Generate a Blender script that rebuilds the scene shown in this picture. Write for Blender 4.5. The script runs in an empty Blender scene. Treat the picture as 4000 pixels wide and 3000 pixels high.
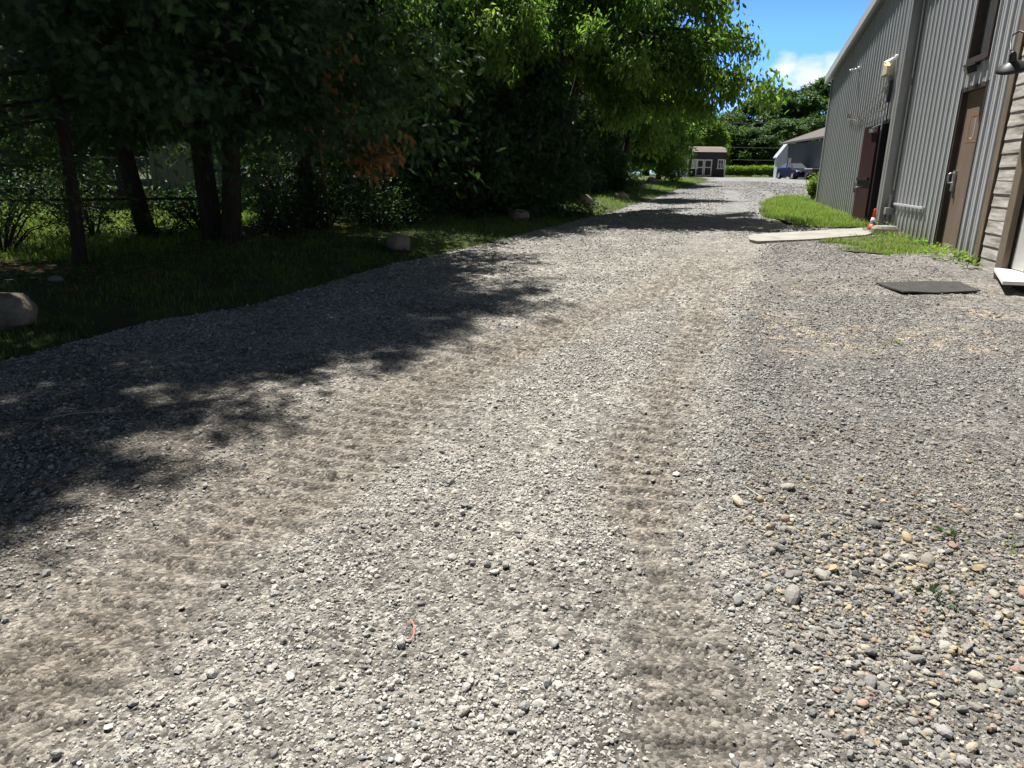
import bpy, math, random
import numpy as np
from mathutils import Vector, Matrix

random.seed(7)
RNG = np.random.default_rng(11)
C = bpy.context.scene.collection
PI = math.pi

# ------------------------------------------------------------------ helpers
def g(y):
    """height of the land: the lane climbs gently away from the camera"""
    return 1.2 * (1 - np.exp(-np.clip(y, -5, 95) / 33.0))
def gf(y): return float(g(np.float64(y)))

def _hash(ix, iy, seed):
    h = (ix * 374761393 + iy * 668265263 + seed * 974634777) & 0x7fffffff
    h = ((h ^ (h >> 13)) * 1274126177) & 0x7fffffff
    return ((h ^ (h >> 16)) & 0xffff) / 65535.0
def noise(x, y, seed=0):
    x = np.asarray(x, float); y = np.asarray(y, float)
    ix = np.floor(x).astype(np.int64); iy = np.floor(y).astype(np.int64)
    fx = x - ix; fy = y - iy
    fx = fx * fx * (3 - 2 * fx); fy = fy * fy * (3 - 2 * fy)
    a = _hash(ix, iy, seed); b = _hash(ix + 1, iy, seed)
    c = _hash(ix, iy + 1, seed); d = _hash(ix + 1, iy + 1, seed)
    return (a * (1 - fx) + b * fx) * (1 - fy) + (c * (1 - fx) + d * fx) * fy
def fbm(x, y, seed=0, o=3):
    s = 0; a = .5
    for k in range(o):
        s = s + a * noise(x * 2 ** k, y * 2 ** k, seed + k * 17); a *= .5
    return s

def tag(o, label=None, cat=None, group=None, kind=None):
    if label: o['label'] = label
    if cat: o['category'] = cat
    if group: o['group'] = group
    if kind: o['kind'] = kind
    return o

def link(o, parent=None):
    C.objects.link(o)
    if parent is not None: o.parent = parent
    return o

def thing(name, label, cat, loc=(0, 0, 0), rz=0, group=None):
    o = bpy.data.objects.new(name, None)
    o.empty_display_size = .1
    o.location = loc; o.rotation_euler = (0, 0, rz)
    link(o)
    return tag(o, label, cat, group)

def mesh_np(name, V, F, mat, parent=None, tint=None, col=None, smooth=False):
    """one mesh object from arrays; F is (n,k)"""
    V = np.ascontiguousarray(V, dtype=np.float32); F = np.ascontiguousarray(F, dtype=np.int32)
    me = bpy.data.meshes.new(name)
    n, k = F.shape
    me.vertices.add(len(V)); me.vertices.foreach_set('co', V.ravel())
    me.loops.add(n * k); me.loops.foreach_set('vertex_index', F.ravel())
    me.polygons.add(n)
    me.polygons.foreach_set('loop_start', np.arange(0, n * k, k, dtype=np.int32))
    me.polygons.foreach_set('loop_total', np.full(n, k, dtype=np.int32))
    me.polygons.foreach_set('use_smooth', np.full(n, bool(smooth)))
    if tint is not None:
        a = me.attributes.new('tint', 'FLOAT', 'POINT')
        a.data.foreach_set('value', np.ascontiguousarray(tint, dtype=np.float32))
    if col is not None:
        a = me.attributes.new('col', 'FLOAT_COLOR', 'POINT')
        c4 = np.ones((len(V), 4), np.float32); c4[:, :3] = col
        a.data.foreach_set('color', c4.ravel())
    me.update(calc_edges=True); me.validate()
    if mat: me.materials.append(mat)
    o = bpy.data.objects.new(name, me)
    return link(o, parent)

class MB:
    """collects shapes and links them as ONE mesh"""
    def __init__(s): s.v = []; s.f = []
    def add(s, vs, fs):
        n = len(s.v); s.v += [tuple(v) for v in vs]; s.f += [tuple(i + n for i in f) for f in fs]; return s
    def box(s, x0, x1, y0, y1, z0, z1, M=None):
        vs = [Vector((x, y, z)) for x in (x0, x1) for y in (y0, y1) for z in (z0, z1)]
        if M: vs = [M @ v for v in vs]
        return s.add(vs, [(0, 1, 3, 2), (4, 6, 7, 5), (0, 4, 5, 1), (2, 3, 7, 6), (0, 2, 6, 4), (1, 5, 7, 3)])
    def prism(s, poly, h, M=None):
        """poly in xy, extruded from z=h[0] to z=h[1]"""
        n = len(poly); vs = [Vector((p[0], p[1], h[0])) for p in poly] + [Vector((p[0], p[1], h[1])) for p in poly]
        if M: vs = [M @ v for v in vs]
        return s.add(vs, [tuple(range(n - 1, -1, -1)), tuple(range(n, 2 * n))] + [(i, (i + 1) % n, (i + 1) % n + n, i + n) for i in range(n)])
    def tube(s, pts, r, n=8, cap=True):
        pts = [Vector(p) for p in pts]
        if not hasattr(r, '__len__'): r = [r] * len(pts)
        rings = []; up = Vector((.13, .21, .97))
        for i, p in enumerate(pts):
            d = (pts[min(i + 1, len(pts) - 1)] - pts[max(i - 1, 0)]).normalized()
            if abs(d.dot(up)) > .97: up = Vector((1, .1, 0))
            a = d.cross(up).normalized(); b = d.cross(a)
            rings.append([p + (a * math.cos(2 * PI * k / n) + b * math.sin(2 * PI * k / n)) * r[i] for k in range(n)])
        vs = [v for rg in rings for v in rg]
        fs = [(i * n + k, i * n + (k + 1) % n, (i + 1) * n + (k + 1) % n, (i + 1) * n + k) for i in range(len(pts) - 1) for k in range(n)]
        if cap: fs += [tuple(range(n - 1, -1, -1)), tuple(range((len(pts) - 1) * n, len(pts) * n))]
        return s.add(vs, fs)
    def lathe(s, prof, n=16, M=None, cap=True):
        vs = [Vector((r * math.cos(2 * PI * k / n), r * math.sin(2 * PI * k / n), z)) for r, z in prof for k in range(n)]
        if M: vs = [M @ v for v in vs]
        fs = [(i * n + k, i * n + (k + 1) % n, (i + 1) * n + (k + 1) % n, (i + 1) * n + k) for i in range(len(prof) - 1) for k in range(n)]
        if cap: fs += [tuple(range(n - 1, -1, -1)), tuple(range((len(prof) - 1) * n, len(prof) * n))]
        return s.add(vs, fs)
    def build(s, name, mat, parent=None, smooth=False, bevel=0):
        me = bpy.data.meshes.new(name); me.from_pydata(s.v, [], s.f); me.update()
        if mat: me.materials.append(mat)
        if smooth:
            me.polygons.foreach_set('use_smooth', [True] * len(me.polygons))
        o = bpy.data.objects.new(name, me); link(o, parent)
        if bevel:
            b = o.modifiers.new('bevel', 'BEVEL'); b.width = bevel; b.segments = 2; b.limit_method = 'ANGLE'
        return o

# ------------------------------------------------------------------ materials
def mat(name):
    m = bpy.data.materials.new(name); m.use_nodes = True
    nt = m.node_tree; nt.nodes.clear()
    out = nt.nodes.new('ShaderNodeOutputMaterial')
    return m, nt, out
def N(nt, t, **kw):
    n = nt.nodes.new(t)
    for k, v in kw.items():
        if k in ('ins',):
            for kk, vv in v.items(): n.inputs[kk].default_value = vv
        else: setattr(n, k, v)
    return n
def ramp(nt, stops):
    r = nt.nodes.new('ShaderNodeValToRGB'); e = r.color_ramp.elements
    while len(e) < len(stops): e.new(.5)
    for i, (p, c) in enumerate(stops):
        e[i].position = p; e[i].color = (*c, 1)
    return r
def surf(name, stops, scale=4, rough=.8, bump=.0, bscale=None, metallic=0, detail=6, coord='Object', stretch=(1, 1, 1), spec=.4, bdist=.02):
    """noise-mottled surface: stops of a colour ramp over fractal noise"""
    m, nt, out = mat(name)
    tc = N(nt, 'ShaderNodeTexCoord'); mp = N(nt, 'ShaderNodeMapping'); mp.inputs['Scale'].default_value = stretch
    nt.links.new(tc.outputs[coord], mp.inputs['Vector'])
    no = N(nt, 'ShaderNodeTexNoise', ins={'Scale': scale, 'Detail': detail, 'Roughness': .65})
    nt.links.new(mp.outputs[0], no.inputs['Vector'])
    r = ramp(nt, stops); nt.links.new(no.outputs['Fac'], r.inputs[0])
    p = N(nt, 'ShaderNodeBsdfPrincipled', ins={'Roughness': rough, 'Metallic': metallic, 'Specular IOR Level': spec})
    nt.links.new(r.outputs[0], p.inputs['Base Color'])
    if bump:
        n2 = N(nt, 'ShaderNodeTexNoise', ins={'Scale': bscale or scale * 6, 'Detail': 8, 'Roughness': .7})
        nt.links.new(mp.outputs[0], n2.inputs['Vector'])
        b = N(nt, 'ShaderNodeBump', ins={'Strength': bump, 'Distance': bdist}); nt.links.new(n2.outputs['Fac'], b.inputs['Height'])
        nt.links.new(b.outputs[0], p.inputs['Normal'])
    nt.links.new(p.outputs[0], out.inputs[0])
    return m
def leafmat(name, stops, trans=.35, rough=.55, tboost=(1.5, 1.7, .7)):
    m, nt, out = mat(name)
    a = N(nt, 'ShaderNodeAttribute', attribute_name='tint')
    r = ramp(nt, stops); nt.links.new(a.outputs['Fac'], r.inputs[0])
    p = N(nt, 'ShaderNodeBsdfPrincipled', ins={'Roughness': rough, 'Specular IOR Level': .35})
    nt.links.new(r.outputs[0], p.inputs['Base Color'])
    mx = N(nt, 'ShaderNodeMix', data_type='RGBA', blend_type='MULTIPLY'); mx.inputs[0].default_value = 1
    nt.links.new(r.outputs[0], mx.inputs[6]); mx.inputs[7].default_value = (*tboost, 1)
    t = N(nt, 'ShaderNodeBsdfTranslucent'); nt.links.new(mx.outputs[2], t.inputs[0])
    ms = N(nt, 'ShaderNodeMixShader'); ms.inputs[0].default_value = trans
    nt.links.new(p.outputs[0], ms.inputs[1]); nt.links.new(t.outputs[0], ms.inputs[2]); nt.links.new(ms.outputs[0], out.inputs[0])
    return m
def colmat(name, nscale=150, amt=.35, bump=.5, bdist=.006, rough=.9, vor=0):
    """vertex colour times grit"""
    m, nt, out = mat(name)
    a = N(nt, 'ShaderNodeAttribute', attribute_name='col')
    tc = N(nt, 'ShaderNodeTexCoord')
    no = N(nt, 'ShaderNodeTexNoise', ins={'Scale': nscale, 'Detail': 6, 'Roughness': .75}); nt.links.new(tc.outputs['Object'], no.inputs['Vector'])
    mr = N(nt, 'ShaderNodeMapRange', ins={1: .3, 2: .7, 3: 1 - amt, 4: 1 + amt}); nt.links.new(no.outputs['Fac'], mr.inputs[0])
    mx = N(nt, 'ShaderNodeMix', data_type='RGBA', blend_type='MULTIPLY'); mx.inputs[0].default_value = 1
    nt.links.new(a.outputs['Color'], mx.inputs[6]); nt.links.new(mr.outputs[0], mx.inputs[7])
    p = N(nt, 'ShaderNodeBsdfPrincipled', ins={'Roughness': rough, 'Specular IOR Level': .25})
    src = mx.outputs[2]; h = no.outputs['Fac']
    if vor:
        vs = [N(nt, 'ShaderNodeTexVoronoi', ins={'Scale': sc, 'Randomness': 1}) for sc in vor]
        for v in vs: nt.links.new(tc.outputs['Object'], v.inputs['Vector'])
        for v, k in zip(vs, (.55, .4, .4)):
            sx = N(nt, 'ShaderNodeSeparateColor'); nt.links.new(v.outputs['Color'], sx.inputs[0])
            m2 = N(nt, 'ShaderNodeMapRange', ins={1: 0, 2: 1, 3: 1 - k, 4: 1 + k}); nt.links.new(sx.outputs[0], m2.inputs[0])
            m3 = N(nt, 'ShaderNodeMix', data_type='RGBA', blend_type='MULTIPLY'); m3.inputs[0].default_value = 1
            nt.links.new(src, m3.inputs[6]); nt.links.new(m2.outputs[0], m3.inputs[7]); src = m3.outputs[2]
        ad = N(nt, 'ShaderNodeMath', operation='SUBTRACT'); nt.links.new(no.outputs['Fac'], ad.inputs[0]); nt.links.new(vs[0].outputs['Distance'], ad.inputs[1]); h = ad.outputs[0]
    nt.links.new(src, p.inputs['Base Color'])
    b = N(nt, 'ShaderNodeBump', ins={'Strength': bump, 'Distance': bdist}); nt.links.new(h, b.inputs['Height']); nt.links.new(b.outputs[0], p.inputs['Normal'])
    nt.links.new(p.outputs[0], out.inputs[0])
    return m

M = {}
M['drive'] = colmat('driveway_gravel', 180, .45, .9, .012, .92, vor=(75, 28))
M['stone'] = colmat('loose_stone', 120, .22, .35, .003, .85)
M['soil'] = surf('verge_soil', [(.3, (.05, .042, .024)), (.5, (.06, .07, .022)), (.7, (.08, .12, .026))], 3, .95, .6, 40)
M['cedar'] = leafmat('cedar_foliage', [(0, (.020, .042, .018)), (.5, (.040, .080, .030)), (1, (.08, .14, .048))], .25)
M['deadcedar'] = leafmat('dead_cedar_foliage', [(0, (.27, .115, .038)), (1, (.50, .255, .095))], .25, tboost=(1.2, 1, .8))
M['maple'] = leafmat('maple_leaves', [(0, (.07, .135, .034)), (.55, (.145, .24, .06)), (1, (.30, .39, .10))], .55, tboost=(1.2, 1.45, .7))
M['lime'] = leafmat('light_green_leaves', [(0, (.08, .15, .022)), (1, (.21, .30, .045))], .5)
M['fartree'] = leafmat('distant_tree_leaves', [(0, (.035, .075, .02)), (.6, (.07, .135, .034)), (1, (.13, .20, .05))], .35)
M['bushleaf'] = leafmat('bush_leaves', [(0, (.018, .05, .013)), (1, (.05, .11, .025))], .35)
M['grass'] = leafmat('grass_blades', [(0, (.07, .14, .028)), (.6, (.19, .30, .055)), (1, (.42, .42, .13))], .4, tboost=(1.25, 1.4, .7))
M['bark'] = surf('bark', [(.3, (.022, .017, .013)), (.7, (.075, .058, .045))], 9, .95, .9, 30, stretch=(4, 4, .5))
M['paleb'] = surf('pale_bark', [(.3, (.09, .065, .04)), (.7, (.2, .16, .11))], 9, .95, .5, 30, stretch=(4, 4, .5))
M['rock'] = surf('fieldstone', [(.28, (.09, .075, .06)), (.42, (.19, .16, .125)), (.56, (.28, .24, .19)), (.72, (.40, .355, .29))], 6, .9, 1.0, 26, bdist=.03)
M['concrete'] = surf('concrete', [(.25, (.20, .19, .17)), (.5, (.31, .295, .262)), (.75, (.38, .362, .325))], 3, .9, .3, 60)
def wallmetal():
    m, nt, out = mat('grey_painted_steel'); tc = N(nt, 'ShaderNodeTexCoord')
    mp = N(nt, 'ShaderNodeMapping'); mp.inputs['Scale'].default_value = (3, 3, .25); nt.links.new(tc.outputs['Object'], mp.inputs[0])
    n1 = N(nt, 'ShaderNodeTexNoise', ins={'Scale': 2.2, 'Detail': 8, 'Roughness': .7}); nt.links.new(mp.outputs[0], n1.inputs['Vector'])
    r = ramp(nt, [(.25, (.33, .345, .36)), (.5, (.42, .435, .455)), (.75, (.47, .485, .50))]); nt.links.new(n1.outputs['Fac'], r.inputs[0])
    n2 = N(nt, 'ShaderNodeTexNoise', ins={'Scale': 5, 'Detail': 8, 'Roughness': .75}); nt.links.new(tc.outputs['Object'], n2.inputs['Vector'])
    sx = N(nt, 'ShaderNodeSeparateXYZ'); nt.links.new(tc.outputs['Object'], sx.inputs[0])
    mr = N(nt, 'ShaderNodeMapRange', ins={1: .35, 2: 1.15, 3: .42, 4: -.12}); nt.links.new(sx.outputs[2], mr.inputs[0])
    ad = N(nt, 'ShaderNodeMath', operation='ADD'); nt.links.new(mr.outputs[0], ad.inputs[0]); nt.links.new(n2.outputs['Fac'], ad.inputs[1])
    m2 = N(nt, 'ShaderNodeMapRange', ins={1: .62, 2: 1.0, 3: 0, 4: .75}); nt.links.new(ad.outputs[0], m2.inputs[0])
    mx = N(nt, 'ShaderNodeMix', data_type='RGBA'); nt.links.new(m2.outputs[0], mx.inputs[0]); nt.links.new(r.outputs[0], mx.inputs[6]); mx.inputs[7].default_value = (.25, .22, .17, 1)
    p = N(nt, 'ShaderNodeBsdfPrincipled', ins={'Roughness': .42, 'Specular IOR Level': .5}); nt.links.new(mx.outputs[2], p.inputs['Base Color']); nt.links.new(p.outputs[0], out.inputs[0])
    return m
M['metal'] = wallmetal()
M['trim'] = surf('grey_trim', [(.3, (.20, .205, .205)), (.7, (.26, .265, .265))], 2, .5, spec=.5)
M['fascia'] = surf('light_grey_fascia', [(.3, (.42, .43, .44)), (.7, (.50, .51, .52))], 2, .45)
M['brown'] = surf('brown_painted_steel', [(.3, (.16, .118, .094)), (.62, (.20, .15, .12)), (.8, (.27, .22, .18))], 2.5, .5, .08, 20, stretch=(2, 2, .6))
M['brownframe'] = surf('dark_brown_frame', [(.3, (.045, .032, .027)), (.7, (.07, .052, .044))], 4, .55)
M['rust'] = surf('rust_stain', [(.3, (.13, .085, .055)), (.7, (.26, .14, .06))], 9, .8)
M['maroon'] = surf('maroon_paint', [(.3, (.028, .006, .009)), (.7, (.045, .009, .012))], 2, .5)
M['black'] = surf('black_paint', [(.3, (.012, .012, .013)), (.7, (.03, .03, .032))], 6, .45)
M['dark'] = surf('dark_interior', [(.3, (.02, .018, .018)), (.7, (.035, .03, .03))], 3, .9)
M['rubber'] = surf('rubber', [(.3, (.035, .034, .033)), (.7, (.075, .07, .066))], 16, .95, .7, 90)
M['wood'] = surf('weathered_wood', [(.30, (.11, .10, .088)), (.42, (.27, .25, .225)), (.54, (.44, .42, .39)), (.70, (.62, .60, .57))], 4.5, .9, .4, 10, stretch=(.35, .35, 3.5), coord='Object', bdist=.004)
M['post'] = surf('weathered_post', [(.3, (.10, .075, .05)), (.7, (.22, .175, .125))], 5, .9, .4, 14, stretch=(4, 4, .4))
M['fence'] = surf('grey_fence_board', [(.3, (.13, .14, .125)), (.7, (.25, .265, .24))], 5, .9, .3, 20, stretch=(4, 4, .4))
M['steel'] = surf('galvanised_steel', [(.3, (.36, .37, .38)), (.7, (.52, .53, .54))], 8, .4, metallic=.7)
M['white'] = surf('white_paint', [(.3, (.66, .66, .64)), (.7, (.8, .8, .78))], 3, .6)
M['panel'] = surf('pale_grey_panel', [(.3, (.42, .42, .41)), (.7, (.52, .52, .51))], 2, .6)
M['siding'] = surf('pale_siding', [(.3, (.26, .32, .36)), (.7, (.34, .40, .44))], 1, .7)
M['shadeside'] = surf('shaded_white_siding', [(.3, (.42, .48, .53)), (.7, (.52, .58, .63))], 1, .7)  # white siding with the blue of its open shade mixed into the colour
M['greyside'] = surf('grey_siding', [(.3, (.06, .067, .076)), (.7, (.08, .088, .10))], 1, .75)
M['shedwall'] = surf('brown_shed_wall', [(.3, (.042, .033, .035)), (.7, (.056, .045, .046))], 1.5, .8, .1, 20, stretch=(8, 8, .3))
M['shedroof'] = surf('tan_roof_shingle', [(.3, (.17, .135, .118)), (.7, (.24, .195, .17))], 6, .9, .3, 20)
M['roof'] = surf('brown_roof_shingle', [(.3, (.10, .082, .076)), (.7, (.15, .125, .115))], 6, .9, .3, 20)
M['carpaint'] = surf('dark_blue_car_paint', [(.3, (.004, .006, .026)), (.7, (.006, .008, .036))], 2, .5, spec=.15)
M['tyre'] = surf('tyre_rubber', [(.3, (.015, .015, .016)), (.7, (.03, .03, .03))], 20, .9)
M['orange'] = surf('orange_cone_plastic', [(.3, (.62, .06, .015)), (.7, (.75, .10, .03))], 6, .5)
M['string'] = surf('faded_orange_plastic', [(.3, (.55, .2, .14)), (.7, (.65, .26, .18))], 6, .5)
M['reflect'] = surf('reflective_white', [(.3, (.62, .62, .62)), (.7, (.74, .74, .74))], 6, .5)
M['box'] = surf('cream_plastic', [(.3, (.42, .39, .28)), (.7, (.55, .52, .40))], 5, .6)
M['yellow'] = surf('yellow_leaf', [(.3, (.3, .25, .05)), (.7, (.4, .33, .08))], 5, .8)

def glassmat(name, col, rough=.04):
    m, nt, out = mat(name)
    p = N(nt, 'ShaderNodeBsdfPrincipled', ins={'Base Color': (*col, 1), 'Roughness': rough, 'Specular IOR Level': .9, 'IOR': 1.6})
    nt.links.new(p.outputs[0], out.inputs[0]); return m
M['glass'] = glassmat('window_glass', (.30, .33, .34)); M['glass'].node_tree.nodes['Principled BSDF'].inputs['Metallic'].default_value = .75
M['carglass'] = glassmat('windscreen_glass', (.10, .13, .13), .08)
M['lens'] = glassmat('lamp_lens', (.75, .78, .8), .1)
m, nt, out = mat('lit_bulb')
e = N(nt, 'ShaderNodeEmission', ins={'Color': (1, .62, .22, 1), 'Strength': 1.6}); nt.links.new(e.outputs[0], out.inputs[0]); M['bulb'] = m

# ------------------------------------------------------------------ camera
F_PX, OFF, ROLL, H = 2720., 830., .012, 1.45
th = math.atan(OFF / F_PX); s_, c_ = math.sin(th), math.cos(th)
cr, sr = math.cos(ROLL), math.sin(ROLL)
right = Vector((cr, sr * s_, sr * c_)); up = Vector((-sr, cr * s_, cr * c_)); back = Vector((0, -c_, s_))
cam = bpy.data.cameras.new('camera'); cam.sensor_width = 36; cam.lens = F_PX / 4000 * 36; cam.clip_start = .05; cam.clip_end = 3000
co = bpy.data.objects.new('camera', cam); C.objects.link(co)
R = Matrix((right, up, back)).transposed().to_4x4(); R.translation = Vector((0, 0, H)); co.matrix_world = R
bpy.context.scene.camera = co

# ------------------------------------------------------------------ sun and sky
SUN = Vector((-.22, .43, 1.0)).normalized()
EL = math.asin(SUN.z); AZ = math.atan2(SUN.x, SUN.y)
sl = bpy.data.lights.new('sun', 'SUN'); sl.energy = 5.0; sl.angle = math.radians(.53); sl.color = (1, .965, .91)
so = bpy.data.objects.new('sun', sl); C.objects.link(so)
so.rotation_euler = SUN.to_track_quat('Z', 'Y').to_euler()
w = bpy.data.worlds.new('World'); bpy.context.scene.world = w; w.use_nodes = True
nt = w.node_tree; nt.nodes.clear()
wo = N(nt, 'ShaderNodeOutputWorld'); bg = N(nt, 'ShaderNodeBackground', ins={'Strength': .05})
sky = N(nt, 'ShaderNodeTexSky', sky_type='NISHITA', sun_disc=False, sun_elevation=EL, sun_rotation=AZ, altitude=100, air_density=1.0, dust_density=.25, ozone_density=3.5)
tc = N(nt, 'ShaderNodeTexCoord')
mp = N(nt, 'ShaderNodeMapping'); mp.inputs['Scale'].default_value = (1, 1, 2.6); mp.inputs['Location'].default_value = (.31, .12, .0)
nt.links.new(tc.outputs['Generated'], mp.inputs[0])
no = N(nt, 'ShaderNodeTexNoise', ins={'Scale': 9, 'Detail': 9, 'Roughness': .6}); nt.links.new(mp.outputs[0], no.inputs['Vector'])
# two banks of fair-weather cloud low in the sky ahead
def blob(dx, dy, dz, k0, k1):
    d = Vector((dx, dy, dz)).normalized()
    dp = N(nt, 'ShaderNodeVectorMath', operation='DISTANCE'); nt.links.new(tc.outputs['Generated'], dp.inputs[0]); dp.inputs[1].default_value = d
    r = N(nt, 'ShaderNodeMapRange', ins={1: k0, 2: k1, 3: 1, 4: 0}); nt.links.new(dp.outputs['Value'], r.inputs[0]); return r.outputs[0]
CLOUDS = [(.425, 1.084, .130, .010, .045), (.385, 1.084, .146, .0, .028), (.322, 1.07, .082, .004, .035), (.40, 1.084, .118, .0, .03), (.462, 1.085, .136, .010, .05)]
acc = None
for cl in CLOUDS:
    b = blob(*cl)
    if acc is None: acc = b
    else:
        mxm = N(nt, 'ShaderNodeMath', operation='MAXIMUM'); nt.links.new(acc, mxm.inputs[0]); nt.links.new(b, mxm.inputs[1]); acc = mxm.outputs[0]
ad = N(nt, 'ShaderNodeMath', operation='MULTIPLY_ADD', ins={1: .40}); nt.links.new(acc, ad.inputs[0])
nt.links.new(no.outputs['Fac'], ad.inputs[2])
cmr = N(nt, 'ShaderNodeMapRange', ins={1: .70, 2: .98, 3: 0, 4: .95}); nt.links.new(ad.outputs[0], cmr.inputs[0])
mx = N(nt, 'ShaderNodeMix', data_type='RGBA'); nt.links.new(cmr.outputs[0], mx.inputs[0])
tn = N(nt, 'ShaderNodeMix', data_type='RGBA', blend_type='MULTIPLY'); tn.inputs[0].default_value = 1; nt.links.new(sky.outputs[0], tn.inputs[6]); 
sz_ = N(nt, 'ShaderNodeSeparateXYZ'); nt.links.new(tc.outputs['Generated'], sz_.inputs[0])
hz_ = N(nt, 'ShaderNodeMapRange', ins={1: 0.17, 2: .34, 3: 1.0, 4: 0.0}); nt.links.new(sz_.outputs[2], hz_.inputs[0])
hm_ = N(nt, 'ShaderNodeMix', data_type='RGBA'); hy_ = N(nt, 'ShaderNodeMapRange', ins={1: .35, 2: .8, 3: .22, 4: 1.0}); nt.links.new(sz_.outputs[1], hy_.inputs[0]); hp_ = N(nt, 'ShaderNodeMath', operation='MULTIPLY'); nt.links.new(hz_.outputs[0], hp_.inputs[0]); nt.links.new(hy_.outputs[0], hp_.inputs[1])
nt.links.new(hp_.outputs[0], hm_.inputs[0]); hm_.inputs[6].default_value = (.42, .36, .29, 1); hm_.inputs[7].default_value = (.84, 1.42, 2.6, 1)   # hazier, brighter low sky
nt.links.new(hm_.outputs[2], tn.inputs[7])
nt.links.new(tn.outputs[2], mx.inputs[6]); mx.inputs[7].default_value = (11.3, 11.6, 12.2, 1)
nt.links.new(mx.outputs[2], bg.inputs[0]); nt.links.new(bg.outputs[0], wo.inputs[0])
sc = bpy.context.scene
sc.view_settings.view_transform = 'Standard'; sc.view_settings.look = 'None'; sc.view_settings.exposure = .92; sc.view_settings.gamma = 1

# ------------------------------------------------------------------ land, lane
VERGE = np.array([(-8, -4), (-5.6, 1.0), (-4.0, 3.6), (-3.46, 4.53), (-2.94, 5.73), (-2.39, 6.55), (-1.91, 8.0), (-1.40, 9.28), (-.75, 10.5), (.3, 12.75), (.6, 13.6), (1.73, 16.1), (3.0, 19.4), (4.55, 23.6), (6.6, 30.2), (10.3, 41.3), (13.2, 50.5), (16.2, 62), (18.5, 79), (19, 83)], float)
def edge_x(y, P=VERGE): return np.interp(y, P[:, 1], P[:, 0])
def near_poly(x, y, P):
    """distance to a polyline and arc length of the nearest point"""
    best = np.full(np.shape(x), 1e9); arc = np.zeros(np.shape(x)); L = 0; side = np.zeros(np.shape(x))
    for (ax, ay), (bx, by) in zip(P[:-1], P[1:]):
        dx, dy = bx - ax, by - ay; l2 = dx * dx + dy * dy
        t = np.clip(((x - ax) * dx + (y - ay) * dy) / l2, 0, 1)
        ex, ey = x - ax - t * dx, y - ay - t * dy; d = np.hypot(ex, ey); m = d < best
        best = np.where(m, d, best); arc = np.where(m, L + t * math.sqrt(l2), arc)
        side = np.where(m, np.sign(dx * ey - dy * ex), side); L += math.sqrt(l2)
    return best, arc, side
TRL = np.array([(9.5, 32), (6.8, 22), (4.5, 15.5), (2.04, 8.3), (.5, 6.0), (-.34, 4.65), (-.66, 3.9), (-1.0, 2.8), (-1.33, 1.95), (-1.7, .8)])
TRR = np.array([(11, 32), (8.3, 22), (5.9, 15.5), (4.0, 12.0), (2.08, 7.2), (1.43, 5.34), (.96, 4.1), (.62, 3.1), (.55, 2.4), (.52, 1.9), (.48, .8)])
def zones(x, y):
    dl, al, _ = near_poly(x, y, TRL); dr, ar, sd = near_poly(x, y, TRR)
    wob = (fbm(x * 1.3, y * 1.3, 5) - .45) * .35
    tl = np.clip(1.3 - (dl + wob) / .40, 0, 1); tr = np.clip(1.2 - (dr + wob) / .27, 0, 1)
    return dl, al, tl, dr, ar, tr, sd
def saw(p):
    p = p % 1.0
    return np.where(p < .72, p / .72, (1 - p) / .28) * 2 - 1
def drive_h(x, y):
    x = np.asarray(x, float); y = np.asarray(y, float)
    dl, al, tl, dr, ar, tr, sd = zones(x, y)
    h = g(y) + .012
    h = h + .05 * (fbm(x * .7, y * .7, 3) - .45) + .022 * (fbm(x * 3.1, y * 3.1, 9) - .45)
    h = h + (.016 - .011 * np.maximum(tl, tr)) * (fbm(x * 14, y * 14, 21, 4) - .45)
    near = np.clip((13 - y) / 3, 0, 1)
    ph = al / .115 + .5 * noise(x * 1.3, y * 1.3, 31) + .9 * dl; bar = saw(ph)
    mask = np.clip(noise(x * 2.0, y * 2.0, 41) * 2.6 + .5, .5, 1) 
    h = h - .022 * tl + near * tl * .013 * bar * mask
    ph = ar / .12 + 1.1 * noise(x * 2.2, y * 2.2, 33) - .4 * dr; bar = saw(ph)
    h = h - .020 * tr + near * tr * .011 * bar * mask
    h = h + .024 * np.exp(-((dr - .42) / .16) ** 2) * (sd > 0) * np.clip((9 - y) / 3, 0, 1)   # windrow of loose stone right of the wheel track
    e = x - edge_x(y)
    h = h - .05 * np.clip(-e / .3, 0, 1)
    return h
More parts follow.
